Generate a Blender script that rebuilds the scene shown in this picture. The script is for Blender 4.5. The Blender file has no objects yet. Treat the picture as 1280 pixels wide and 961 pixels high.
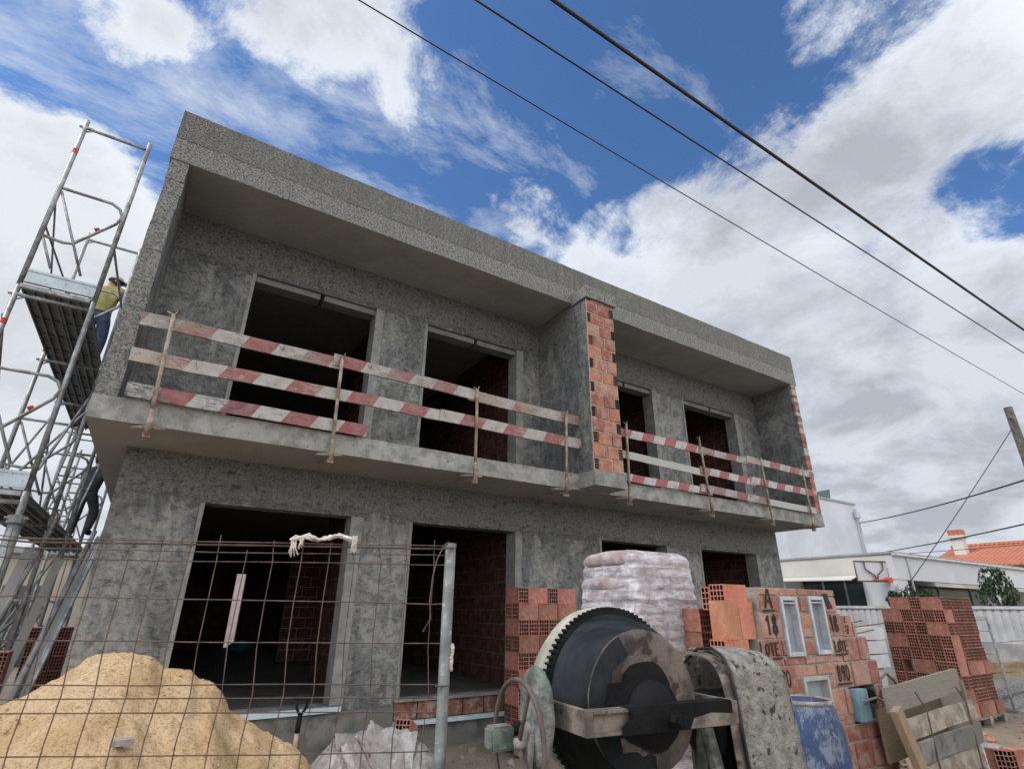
import bpy, bmesh, math, random
from mathutils import Vector, Matrix, noise
random.seed(7)
S = bpy.context.scene
COL = S.collection
PI = math.pi
R = math.radians

# ------------------------------------------------------------------ materials
def new_mat(name):
    m = bpy.data.materials.new(name); m.use_nodes = True
    nt = m.node_tree; nt.nodes.clear()
    out = nt.nodes.new('ShaderNodeOutputMaterial')
    b = nt.nodes.new('ShaderNodeBsdfPrincipled')
    nt.links.new(b.outputs[0], out.inputs[0])
    return m, nt, b
class NT:
    """small helper round one node tree"""
    def __init__(s, nt): s.nt = nt
    def n(s, t, **kw):
        x = s.nt.nodes.new(t)
        for k, v in kw.items(): setattr(x, k, v)
        return x
    def l(s, a, b): s.nt.links.new(a, b)
    def val(s, x, v):
        if hasattr(v, 'links'): s.l(v, x)
        else: x.default_value = v
    def coord(s, kind='Object', scale=(1, 1, 1)):
        t = s.n('ShaderNodeTexCoord'); m = s.n('ShaderNodeMapping')
        m.inputs['Scale'].default_value = scale
        s.l(t.outputs[kind], m.inputs[0]); return m.outputs[0]
    def noise(s, vec, scale, detail=6, rough=.6, dist=0, off=None):
        x = s.n('ShaderNodeTexNoise'); x.inputs['Scale'].default_value = scale
        x.inputs['Detail'].default_value = detail; x.inputs['Roughness'].default_value = rough
        x.inputs['Distortion'].default_value = dist
        if off:
            m = s.n('ShaderNodeMapping'); m.inputs[1].default_value = off; s.l(vec, m.inputs[0]); vec = m.outputs[0]
        s.l(vec, x.inputs['Vector']); return x.outputs['Fac']
    def ramp(s, fac, stops):
        r = s.n('ShaderNodeValToRGB'); e = r.color_ramp.elements
        while len(e) < len(stops): e.new(.5)
        for i, (p, c) in enumerate(stops):
            e[i].position = p; e[i].color = (*c, 1) if len(c) == 3 else c
        s.l(fac, r.inputs[0]); return r.outputs[0]
    def sramp(s, fac, a, b):
        r = s.n('ShaderNodeMapRange'); r.inputs[1].default_value = a; r.inputs[2].default_value = b
        s.l(fac, r.inputs[0]); return r.outputs[0]
    def mix(s, f, a, b, mode='MIX'):
        m = s.n('ShaderNodeMix', data_type='RGBA', blend_type=mode)
        s.val(m.inputs[0], f)
        for i, v in ((6, a), (7, b)):
            if hasattr(v, 'links'): s.l(v, m.inputs[i])
            else: m.inputs[i].default_value = (*v, 1)
        return m.outputs[2]
    def math(s, op, a, b=0.0, clamp=False):
        m = s.n('ShaderNodeMath', operation=op, use_clamp=clamp)
        s.val(m.inputs[0], a); s.val(m.inputs[1], b); return m.outputs[0]
    def bump(s, h, strength=.5, dist=.02):
        b = s.n('ShaderNodeBump'); b.inputs['Strength'].default_value = strength
        b.inputs['Distance'].default_value = dist; s.l(h, b.inputs['Height']); return b.outputs[0]

def generic(name, c1, c2, scale=8, rough=.8, bump=.3, bdist=.01, spots=None, metallic=0, c3=None, rnd=0, detail=8, lo=.41, hi=.59, fine=60):
    """two colours mixed by noise, optional third colour in patches, fine bump"""
    m, nt, b = new_mat(name); N = NT(nt)
    v = N.coord()
    f = N.noise(v, scale, detail, .65)
    c = N.ramp(f, [(lo, c1), (hi, c2)])
    if c3:
        g = N.noise(v, scale * .37, 6, .7, .4, off=(3, 7, 1))
        c = N.mix(N.sramp(g, .52, .6), c, c3)
    if spots:
        g = N.noise(v, spots[1], 3, .6, off=(9, 2, 4))
        c = N.mix(N.sramp(g, spots[2], spots[2] + .05), c, spots[0])
    if rnd:
        oi = N.n('ShaderNodeObjectInfo')
        hs = N.n('ShaderNodeHueSaturation')
        N.l(N.math('ADD', N.math('MULTIPLY', oi.outputs['Random'], rnd), 1 - rnd / 2), hs.inputs['Value'])
        N.l(c, hs.inputs['Color']); c = hs.outputs[0]
    N.l(c, b.inputs['Base Color'])
    b.inputs['Roughness'].default_value = rough; b.inputs['Metallic'].default_value = metallic
    if bump:
        h = N.math('ADD', N.noise(v, fine, 4, .6), N.math('MULTIPLY', f, .8))
        N.l(N.bump(h, bump, bdist), b.inputs['Normal'])
    return m

M = {}
def wall_render(name, upper_band, base=1.0):
    """sprayed cement render: rough pale bands over the openings, smoother darker patches below, smears and pits"""
    m, nt, b = new_mat(name); N = NT(nt)
    v = N.coord()
    sep = N.n('ShaderNodeSeparateXYZ'); N.l(v, sep.inputs[0])
    B = lambda r, g, c: (r * base, g * base, c * base)
    big = N.noise(v, .8, 5, .6, .6)
    mid = N.noise(v, 2.6, 9, .72, 1.0, off=(4, 1, 9))
    mid2 = N.noise(v, 6.5, 8, .75, .8, off=(14, 3, 2))
    streak = N.noise(N.coord(scale=(3.2, 3.2, .6)), 1.6, 8, .7, .4, off=(1, 8, 2))
    fine = N.noise(v, 30, 5, .75, .4)
    grit = N.noise(v, 95, 3, .7)
    smooth = N.ramp(mid, [(.38, B(.105, .11, .112)), (.5, B(.19, .192, .185)), (.62, B(.31, .305, .28))])
    dark = N.ramp(mid2, [(.4, B(.10, .104, .108)), (.6, B(.185, .19, .19))])
    smooth = N.mix(N.sramp(big, .46, .54), smooth, dark)
    smooth = N.mix(N.math('MULTIPLY', N.sramp(streak, .52, .62), .55), smooth, B(.36, .355, .33))
    smooth = N.mix(N.math('MULTIPLY', N.sramp(mid2, .6, .66), .5), smooth, B(.34, .34, .325))
    sweep = N.noise(N.coord(scale=(1.4, 1.4, .9)), 1.7, 10, .74, 2.2, off=(21, 2, 5))
    smooth = N.mix(N.math('MULTIPLY', N.sramp(sweep, .5, .6), .5), smooth, B(.33, .328, .305))
    smooth = N.mix(N.math('MULTIPLY', N.sramp(sweep, .44, .38), .45), smooth, B(.11, .115, .118))
    pits = N.math('MULTIPLY', N.sramp(fine, .62, .66), .75)
    smooth = N.mix(pits, smooth, B(.06, .06, .06))
    rough = N.ramp(fine, [(.38, B(.12, .12, .113)), (.47, B(.24, .24, .228)), (.62, B(.34, .338, .32))])
    rough = N.mix(N.math('MULTIPLY', N.sramp(mid, .5, .62), .5), rough, B(.16, .163, .16))
    gouge = N.noise(N.coord(scale=(1, 1, 1.7)), 10, 6, .7, .5, off=(31, 7, 3))
    rough = N.mix(N.math('MULTIPLY', N.sramp(gouge, .575, .62), .8), rough, B(.07, .07, .068))
    z = N.math('ADD', sep.outputs[2], N.math('MULTIPLY', N.math('SUBTRACT', mid, .5), .9))
    k = N.sramp(z, upper_band - .03, upper_band + .04)
    xz = N.n('ShaderNodeCombineXYZ'); N.l(sep.outputs[0], xz.inputs[0]); N.l(sep.outputs[2], xz.inputs[1])
    br = N.n('ShaderNodeTexBrick'); br.inputs['Scale'].default_value = 1; br.inputs['Brick Width'].default_value = .31; br.inputs['Row Height'].default_value = .2
    br.inputs['Mortar Size'].default_value = .012; br.inputs['Mortar Smooth'].default_value = 1; N.l(xz.outputs[0], br.inputs['Vector'])
    ghost = N.math('MULTIPLY', N.math('MULTIPLY', br.outputs['Fac'], N.sramp(big, .54, .42)), .32)
    smooth = N.mix(ghost, smooth, B(.36, .355, .335))
    c = N.mix(k, smooth, rough)
    c = N.mix(N.math('MULTIPLY', N.sramp(grit, .56, .42), .3), c, B(.08, .08, .075))
    N.l(c, b.inputs['Base Color'])
    b.inputs['Roughness'].default_value = .92
    b.inputs['Specular IOR Level'].default_value = .25
    h = N.math('ADD', N.math('MULTIPLY', fine, N.math('ADD', N.math('MULTIPLY', k, 1.8), .7)), N.math('ADD', N.math('MULTIPLY', mid2, 1.6), N.math('SUBTRACT', N.math('MULTIPLY', grit, .4), N.math('MULTIPLY', N.sramp(gouge, .55, .64), .5))))
    N.l(N.bump(h, 1.0, .03), b.inputs['Normal'])
    return m
M['wall_low'] = wall_render('cement_render_ground_storey', 2.68, 1.35)
M['wall_up'] = wall_render('cement_render_upper_storey', 5.72, 1.2)
def rough_render(name, k=1.0):
    m, nt, b = new_mat(name); N = NT(nt); v = N.coord()
    sep = N.n('ShaderNodeSeparateXYZ'); N.l(v, sep.inputs[0])
    fine = N.noise(v, 46, 6, .75, .5); mid = N.noise(v, 2.2, 9, .75, 1.0); st = N.noise(N.coord(scale=(5, 5, .45)), 1.5, 8, .75, .3, off=(5, 5, 5))
    pat = N.noise(v, 9, 7, .75, .8, off=(2, 9, 4))
    c = N.ramp(fine, [(.40, (.085 * k, .085 * k, .08 * k)), (.5, (.19 * k, .188 * k, .176 * k)), (.62, (.30 * k, .295 * k, .275 * k))])
    c = N.mix(N.math('MULTIPLY', N.sramp(mid, .42, .6), .6), c, (.145 * k, .145 * k, .135 * k))
    c = N.mix(N.math('MULTIPLY', N.sramp(st, .5, .62), .5), c, (.105 * k, .105 * k, .098 * k))
    c = N.mix(N.math('MULTIPLY', N.sramp(pat, .54, .64), .4), c, (.31 * k, .31 * k, .29 * k))
    z = N.math('ADD', sep.outputs[2], N.math('MULTIPLY', N.math('SUBTRACT', pat, .5), .25))
    band = N.math('MULTIPLY', N.math('MULTIPLY', N.sramp(z, 6.60, 6.56), N.sramp(fine, .45, .55)), .6)
    c = N.mix(band, c, (.36 * k, .36 * k, .34 * k))
    jz = N.math('ABSOLUTE', N.math('SUBTRACT', N.math('ADD', sep.outputs[2], N.math('MULTIPLY', N.math('SUBTRACT', mid, .5), .05)), 6.585))
    c = N.mix(N.math('MULTIPLY', N.sramp(jz, .012, .004), N.sramp(pat, .42, .55)), c, (.07 * k, .07 * k, .065 * k))
    N.l(c, b.inputs['Base Color']); b.inputs['Roughness'].default_value = .95
    b.inputs['Specular IOR Level'].default_value = .2
    h = N.math('ADD', N.math('MULTIPLY', fine, 1.3), N.math('ADD', pat, N.math('MULTIPLY', mid, .8)))
    N.l(N.bump(h, 1.0, .035), b.inputs['Normal'])
    return m
M['rough'] = rough_render('coarse_cement_render', 1.3)
M['soffit'] = generic('smooth_cast_soffit', (.25, .247, .24), (.31, .306, .298), 1.3, .85, .12, .004, c3=(.275, .272, .265))
M['slabface'] = generic('cast_concrete_edge', (.17, .17, .158), (.31, .305, .285), 5, .9, .45, .008, spots=((.1, .1, .09), 26, .64), c3=(.27, .26, .235))
M['lining'] = generic('smooth_mortar_lining', (.17, .17, .162), (.26, .26, .248), 7, .9, .3, .008, c3=(.2, .2, .192))
M['lining_dark'] = generic('grey_shutter_box', (.13, .13, .13), (.18, .18, .18), 4, .8, .1, .004)
M['plinth'] = generic('dirty_plinth_concrete', (.10, .098, .09), (.21, .2, .185), 5, .95, .6, .015, c3=(.15, .145, .13))
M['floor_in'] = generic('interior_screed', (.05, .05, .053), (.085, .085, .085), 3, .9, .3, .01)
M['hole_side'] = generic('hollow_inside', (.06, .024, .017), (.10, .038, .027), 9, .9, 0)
M['mortar'] = generic('mortar', (.3, .29, .26), (.42, .4, .36), 30, .95, .5, .006)
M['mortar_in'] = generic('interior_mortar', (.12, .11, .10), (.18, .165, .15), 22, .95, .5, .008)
M['mortar_wall'] = generic('mortar_pale', (.25, .235, .205), (.36, .33, .29), 22, .95, .5, .008)
def clay(name, a, b_, rnd=0, smear=None):
    m, nt, b = new_mat(name); N = NT(nt); v = N.coord()
    f = N.noise(v, 6, 6, .65, .3)
    c = N.ramp(f, [(.4, a), (.6, b_)])
    g = N.noise(v, 14, 5, .7, off=(3, 3, 1))
    c = N.mix(N.math('MULTIPLY', N.sramp(g, .53, .62), .4), c, tuple(x * .55 for x in a))
    if smear:
        s2 = N.noise(v, 9, 6, .75, .5, off=(6, 1, 8))
        c = N.mix(N.math('MULTIPLY', N.sramp(s2, .5, .58), smear), c, (.36, .32, .28))
    if rnd:
        oi = N.n('ShaderNodeObjectInfo'); hs = N.n('ShaderNodeHueSaturation')
        N.l(N.math('ADD', N.math('MULTIPLY', oi.outputs['Random'], rnd), 1 - rnd * .5), hs.inputs['Value'])
        N.l(N.math('ADD', N.math('MULTIPLY', oi.outputs['Random'], -.02), .508), hs.inputs['Hue'])
        N.l(c, hs.inputs['Color']); c = hs.outputs[0]
    N.l(c, b.inputs['Base Color']); b.inputs['Roughness'].default_value = .85
    b.inputs['Specular IOR Level'].default_value = .3
    wv = N.n('ShaderNodeTexWave', bands_direction='Z'); wv.inputs['Scale'].default_value = 24; N.l(v, wv.inputs[0])
    h = N.math('ADD', N.math('MULTIPLY', wv.outputs['Fac'], .35), N.noise(v, 70, 3, .6))
    N.l(N.bump(h, .35, .006), b.inputs['Normal'])
    return m
M['clay'] = clay('fired_clay', (.25, .095, .065), (.36, .15, .105), .6, .3)
M['clay_a'] = clay('wall_clay_orange', (.33, .125, .075), (.45, .19, .12), 0, .5)
M['clay_b'] = clay('wall_clay_red', (.25, .085, .058), (.36, .13, .09), 0, .5)
M['clay_c'] = clay('wall_clay_pale', (.34, .16, .11), (.44, .23, .165), 0, .6)
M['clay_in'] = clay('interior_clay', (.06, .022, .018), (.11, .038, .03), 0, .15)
M['clay_side'] = clay('side_clay_brown', (.15, .065, .042), (.25, .11, .075), 0, .6)
M['pink_a'] = clay('meter_clay_dusty', (.27, .115, .085), (.36, .165, .125), 0, .5)
M['pink_b'] = clay('meter_clay_red', (.23, .08, .06), (.33, .125, .09), 0, .5)
M['bright_clay'] = clay('new_orange_clay', (.42, .16, .09), (.52, .22, .13), .2, .15)
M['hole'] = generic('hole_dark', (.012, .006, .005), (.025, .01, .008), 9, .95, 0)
M['galv'] = generic('galvanised_steel', (.2, .215, .22), (.34, .355, .36), 9, .5, .15, .003, metallic=.35, c3=(.16, .15, .14))
M['postgalv'] = generic('dull_galvanised_post', (.09, .10, .098), (.2, .215, .21), 7, .65, .3, .004, metallic=.2, c3=(.13, .135, .125), spots=((.3, .3, .28), 40, .62))
M['galv_dark'] = generic('weathered_galvanised_steel', (.15, .16, .162), (.27, .28, .28), 7, .6, .2, .004, metallic=.3, c3=(.12, .09, .07))
M['deck'] = generic('galvanised_deck', (.1, .105, .11), (.17, .175, .18), 4, .6, .15, .004, metallic=.2)
M['toe'] = generic('aluminium_toe_board', (.36, .42, .48), (.5, .56, .62), 3, .45, .1, .003, metallic=.2, spots=((.2, .22, .24), 30, .63))
M['redmark'] = generic('red_paint_mark', (.4, .03, .03), (.5, .06, .05), 12, .7, .1)
M['rust'] = generic('rusty_wire', (.06, .04, .033), (.13, .08, .062), 18, .8, .3, .003)
M['rustpost'] = generic('rusty_formwork_clamp', (.19, .15, .11), (.34, .28, .22), 10, .8, .3, .004, c3=(.16, .09, .06))
M['sand'] = None
M['wood'] = generic('weathered_board', (.17, .145, .11), (.32, .28, .22), 9, .85, .4, .006, c3=(.13, .115, .095))
M['timber'] = generic('fresh_timber', (.22, .15, .085), (.36, .26, .16), 6, .8, .3, .005, c3=(.24, .15, .08))
def wood_grain(name, a, b_, c3):
    m, nt, b = new_mat(name); N = NT(nt)
    v = N.coord('UV', (3, 22, 1)); v2 = N.coord('UV', (4, 5, 1))
    f = N.noise(v, 2.5, 8, .7, .6); g = N.noise(v2, 1.5, 6, .7)
    c = N.ramp(f, [(.3, a), (.7, b_)])
    c = N.mix(N.math('MULTIPLY', N.sramp(g, .5, .66), .7), c, c3)
    N.l(c, b.inputs['Base Color']); b.inputs['Roughness'].default_value = .85
    N.l(N.bump(f, .25, .004), b.inputs['Normal']); return m
M['grain'] = wood_grain('grey_formwork_board', (.15, .137, .112), (.24, .22, .185), (.19, .175, .148))
M['grain_y'] = wood_grain('yellow_timber_board', (.17, .12, .07), (.32, .235, .145), (.2, .17, .13))
def striped(name, wear, phase=0, period=.62, bare=(.22, .19, .165), red=(.24, .06, .06), white=(.38, .37, .36)):
    """hand-painted red and white board, flaking; UV u runs in metres along the board"""
    m, nt, b = new_mat(name); N = NT(nt)
    t = N.n('ShaderNodeTexCoord'); sep = N.n('ShaderNodeSeparateXYZ'); N.l(t.outputs['UV'], sep.inputs[0])
    v = N.coord('UV', (1, 1, 1)); vg = N.coord('UV', (1.2, 9, 1))
    u = N.math('ADD', sep.outputs[0], N.math('MULTIPLY', sep.outputs[1], -.55))
    u = N.math('ADD', N.math('ADD', u, phase), N.math('MULTIPLY', N.noise(v, 5, 2), .03))
    fr = N.math('FRACT', N.math('DIVIDE', u, period))
    isr = N.math('GREATER_THAN', fr, .5)
    c = N.mix(isr, white, red)
    tone = N.noise(v, 9, 6, .7)
    c = N.mix(N.math('MULTIPLY', N.sramp(tone, .42, .6), .5), c, (.24, .19, .17))
    fl = N.noise(vg, 9, 9, .8, .4, off=(phase, 2, 1)); fl2 = N.noise(v, 2.1, 3, .6, off=(1, phase, 4))
    k = N.math('ADD', fl, N.math('MULTIPLY', N.math('SUBTRACT', fl2, .5), .5))
    c = N.mix(N.sramp(k, .53 - wear, .56 - wear), c, bare)
    k2 = N.noise(v, 13, 8, .8, .5, off=(7, phase, 3))
    c = N.mix(N.math('MULTIPLY', N.sramp(k2, .585, .61), .85), c, (.06, .055, .055))
    N.l(c, b.inputs['Base Color']); b.inputs['Roughness'].default_value = .7
    N.l(N.bump(fl, .4, .004), b.inputs['Normal']); return m
M['st1'] = striped('striped_board_worn', .015); M['st2'] = striped('striped_board_tan', .01, .2, .66, bare=(.33, .285, .24))
M['st3'] = striped('striped_board_dark', -.02, .38, .6, bare=(.05, .055, .065)); M['st4'] = striped('striped_board_new', -.04, .1, .52, red=(.33, .055, .065), white=(.45, .43, .42))
M['st5'] = striped('striped_board_bare', .07, .3, .8, bare=(.26, .225, .19))
M['plainboard'] = wood_grain('plain_grey_plank', (.3, .29, .27), (.46, .45, .42), (.4, .38, .35))
M['cement_crust'] = generic('steel_with_cement_crust', (.15, .14, .125), (.32, .3, .275), 5, .9, .7, .012, c3=(.23, .15, .105), spots=((.05, .045, .04), 18, .62))
M['hood'] = generic('cement_splashed_hood', (.17, .158, .135), (.31, .295, .26), 24, .85, 1.0, .02, c3=(.26, .215, .185), spots=((.04, .036, .03), 24, .6), fine=70)
M['grease'] = generic('black_grease', (.003, .003, .0035), (.009, .009, .010), 6, .75, .4, .008)
M['gear'] = generic('black_cast_gear', (.005, .006, .006), (.014, .015, .016), 9, .85, .3, .005)
M['drumblack'] = generic('blackened_drum_steel', (.004, .005, .006), (.014, .017, .02), 3.5, .85, .35, .006, c3=(.028, .034, .04))
M['drumtan'] = generic('rusty_crusted_drum_bottom', (.035, .027, .022), (.125, .098, .08), 6, .8, .6, .012, c3=(.15, .11, .085), spots=((.03, .018, .014), 7, .56))
for k_ in ('grease', 'gear', 'drumblack'): M[k_].node_tree.nodes['Principled BSDF'].inputs['Specular IOR Level'].default_value = .18
M['cream'] = generic('cream_drum_paint', (.3, .28, .22), (.48, .455, .38), 5, .6, .3, .006, c3=(.22, .21, .17))
M['greencrust'] = generic('green_paint_under_cement', (.07, .082, .072), (.25, .25, .228), 14, .85, .8, .01, c3=(.12, .17, .13), fine=45)
M['yoke'] = generic('yoke_steel_tan', (.085, .068, .055), (.22, .18, .145), 12, .8, .6, .007, spots=((.03, .025, .02), 7, .6))
def barrel_mat():
    m, nt, b = new_mat('blue_barrel_plastic'); N = NT(nt); v = N.coord(); vs = N.coord(scale=(1, 1, .3))
    f = N.noise(v, 5, 7, .7); g = N.noise(vs, 34, 8, .8, 1.2); h = N.noise(v, 4, 5, .7, off=(3, 3, 3))
    c = N.ramp(f, [(.4, (.010, .022, .075)), (.6, (.025, .048, .125))])
    k = N.math('ADD', g, N.math('MULTIPLY', N.math('SUBTRACT', h, .5), .9))
    c = N.mix(N.math('MULTIPLY', N.sramp(k, .51, .6), .5), c, (.24, .27, .3))
    N.l(c, b.inputs['Base Color']); b.inputs['Roughness'].default_value = .6
    N.l(N.bump(g, .3, .005), b.inputs['Normal']); return m
M['blue'] = barrel_mat()
M['cyan'] = generic('pale_blue_meter_box', (.14, .26, .32), (.26, .4, .45), 6, .5, .15, .003, spots=((.1, .16, .18), 20, .66))
M['dark'] = generic('dark_void', (.012, .012, .013), (.022, .022, .024), 5, .9, 0)
M['black'] = generic('black_paint', (.008, .008, .009), (.016, .016, .017), 20, .7, .1)
M['whitepl'] = generic('white_niche_frame', (.38, .4, .42), (.52, .54, .56), 12, .55, .2, .004, c3=(.45, .46, .47))
M['greypane'] = generic('grey_niche_door', (.2, .225, .25), (.27, .3, .33), 5, .3, .05, .002, c3=(.28, .3, .33))
M['white_wall'] = generic('white_house_render', (.50, .515, .55), (.58, .595, .63), .6, .85, .08, .004, c3=(.53, .54, .57))
M['cream_wall'] = generic('cream_house_render', (.5, .48, .43), (.58, .56, .5), .6, .85, .08, .004)
M['fascia_edge'] = generic('grey_roof_edge', (.25, .26, .27), (.33, .34, .35), 3, .6, .05)
M['glass_dark'] = generic('dark_glazing', (.03, .04, .045), (.06, .075, .08), .7, .12, 0)
M['slat'] = generic('white_boundary_panel', (.42, .42, .43), (.54, .54, .55), 2, .6, .1, .004)
M['boundary_base'] = generic('grey_boundary_masonry', (.3, .29, .27), (.44, .43, .4), 3, .9, .4, .01)
M['tile'] = None
M['beige'] = generic('beige_neighbour_render', (.38, .34, .27), (.5, .45, .37), 1.5, .9, .2, .006, c3=(.42, .39, .33))
M['cable'] = generic('black_cable', (.01, .01, .011), (.02, .02, .022), 5, .6, 0)
M['pole'] = generic('dark_timber_pole', (.05, .045, .04), (.1, .09, .08), 8, .9, .3, .01)
M['skin'] = generic('skin', (.3, .16, .11), (.36, .2, .14), 10, .6, .05, .002)
M['hair'] = generic('dark_hair', (.02, .015, .012), (.04, .03, .025), 40, .8, .3, .003)
M['olive'] = generic('olive_tshirt', (.23, .21, .07), (.31, .28, .11), 9, .9, .4, .01)
M['jeans'] = generic('blue_jeans', (.03, .05, .10), (.055, .085, .15), 14, .9, .3, .006)
M['capc'] = generic('beige_cap', (.33, .3, .25), (.42, .39, .33), 12, .9, .2, .004)
M['navy'] = generic('dark_work_clothes', (.02, .022, .03), (.04, .043, .055), 9, .9, .3, .008)
M['leaf'] = generic('dark_leaves', (.02, .045, .018), (.05, .09, .035), 12, .7, 0)
M['bark'] = generic('bark', (.08, .06, .045), (.14, .11, .085), 12, .9, .3, .01)
M['rag'] = generic('frayed_cloth', (.45, .38, .32), (.62, .55, .48), 25, .95, .4, .006, c3=(.34, .2, .17))
M['sack'] = generic('white_woven_sack', (.2, .19, .185), (.4, .385, .375), 9, .6, .8, .02, c3=(.3, .27, .265), spots=((.2, .05, .05), 3.6, .63))
M['redprint'] = generic('red_sack_print', (.35, .04, .05), (.42, .07, .07), 9, .6, .2, .004)
M['bag'] = generic('paper_cement_bag', (.27, .2, .19), (.42, .37, .36), 7, .7, .3, .006, c3=(.3, .15, .14))
M['insul'] = generic('pale_blue_insulation', (.42, .52, .58), (.52, .62, .67), 9, .7, .2, .004)
M['rim'] = generic('orange_red_rim', (.45, .06, .03), (.55, .1, .05), 9, .5, .1)
M['rustframe'] = generic('rusty_bracket', (.06, .04, .034), (.13, .09, .075), 9, .7, .1)
M['pinklight'] = generic('pale_pink_wall', (.42, .33, .34), (.5, .41, .42), 3, .8, .1)
M['bluetarp'] = generic('blue_tarpaulin', (.03, .16, .3), (.06, .24, .4), 6, .6, .3, .01)
M['gravel'] = generic('grey_gravel', (.14, .135, .125), (.3, .29, .27), 30, .95, .9, .03, detail=4, fine=26)
M['panel_grey'] = generic('dark_solar_panel', (.02, .025, .035), (.04, .05, .065), 4, .3, .05)

def sand_mat():
    m, nt, b = new_mat('building_sand'); N = NT(nt); v = N.coord()
    f = N.noise(v, 3, 8, .7, .5); g = N.noise(v, 55, 5, .75); h = N.noise(v, 14, 6, .7)
    c = N.ramp(f, [(.42, (.66, .455, .245)), (.58, (.82, .60, .37))])
    c = N.mix(N.math('MULTIPLY', N.sramp(g, .5, .4), .6), c, (.27, .16, .075))
    c = N.mix(N.math('MULTIPLY', N.sramp(h, .54, .62), .5), c, (.72, .55, .36))
    N.l(c, b.inputs['Base Color']); b.inputs['Roughness'].default_value = .97
    b.inputs['Specular IOR Level'].default_value = .1
    d1 = N.noise(v, 1.6, 7, .7, .8, off=(8, 8, 8))
    c = N.mix(N.math('MULTIPLY', N.sramp(d1, .54, .62), .35), c, (.5, .33, .17))
    N.l(c, b.inputs['Base Color'])
    hh = N.math('ADD', g, N.math('ADD', N.math('MULTIPLY', h, 1.5), f))
    N.l(N.bump(hh, 1, .03), b.inputs['Normal']); return m
M['sand'] = sand_mat()
def ground_mat():
    m, nt, b = new_mat('trampled_dirt'); N = NT(nt); v = N.coord()
    f = N.noise(v, 1.1, 9, .7, .5); g = N.noise(v, 24, 6, .75); h = N.noise(v, 5, 6, .7, off=(4, 4, 4))
    c = N.ramp(f, [(.3, (.17, .135, .095)), (.7, (.3, .245, .175))])
    c = N.mix(N.math('MULTIPLY', N.sramp(g, .5, .7), .5), c, (.38, .33, .26))
    c = N.mix(N.math('MULTIPLY', N.sramp(h, .55, .7), .4), c, (.2, .17, .14))
    N.l(c, b.inputs['Base Color']); b.inputs['Roughness'].default_value = .97
    N.l(N.bump(N.math('ADD', g, N.math('MULTIPLY', h, 1.5)), .9, .03), b.inputs['Normal']); return m
M['ground'] = ground_mat()
def tile_mat():
    m, nt, b = new_mat('orange_roof_tiles'); N = NT(nt); v = N.coord()
    wv = N.n('ShaderNodeTexWave', bands_direction='Y'); wv.inputs['Scale'].default_value = 1.3; N.l(v, wv.inputs[0])
    wz = N.n('ShaderNodeTexWave', bands_direction='X'); wz.inputs['Scale'].default_value = .9; N.l(v, wz.inputs[0])
    f = N.noise(v, 1.5, 6, .7)
    c = N.ramp(f, [(.3, (.38, .11, .055)), (.7, (.52, .19, .1))])
    c = N.mix(N.math('MULTIPLY', N.sramp(wv.outputs['Fac'], .3, .1), .5), c, (.2, .06, .03))
    c = N.mix(N.math('MULTIPLY', N.sramp(wz.outputs['Fac'], .2, .05), .4), c, (.2, .06, .03))
    N.l(c, b.inputs['Base Color']); b.inputs['Roughness'].default_value = .85
    N.l(N.bump(wv.outputs['Fac'], .6, .05), b.inputs['Normal']); return m
M['tile'] = tile_mat()
def film_mat():
    m, nt, b = new_mat('stretch_film'); N = NT(nt)
    v = N.coord(scale=(2, 2, 9)); v1 = N.coord()
    f = N.noise(v, 2.4, 7, .7, .5); g = N.noise(v1, 9, 5, .7, .7)
    N.l(N.ramp(g, [(.4, (.45, .41, .43)), (.6, (.7, .68, .71))]), b.inputs['Base Color'])
    b.inputs['Roughness'].default_value = .3
    a = N.math('ADD', N.math('MULTIPLY', N.sramp(f, .4, .6), .5), .38)
    N.l(a, b.inputs['Alpha'])
    N.l(N.bump(N.math('ADD', f, g), .6, .02), b.inputs['Normal']); return m
M['film'] = film_mat()

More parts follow.
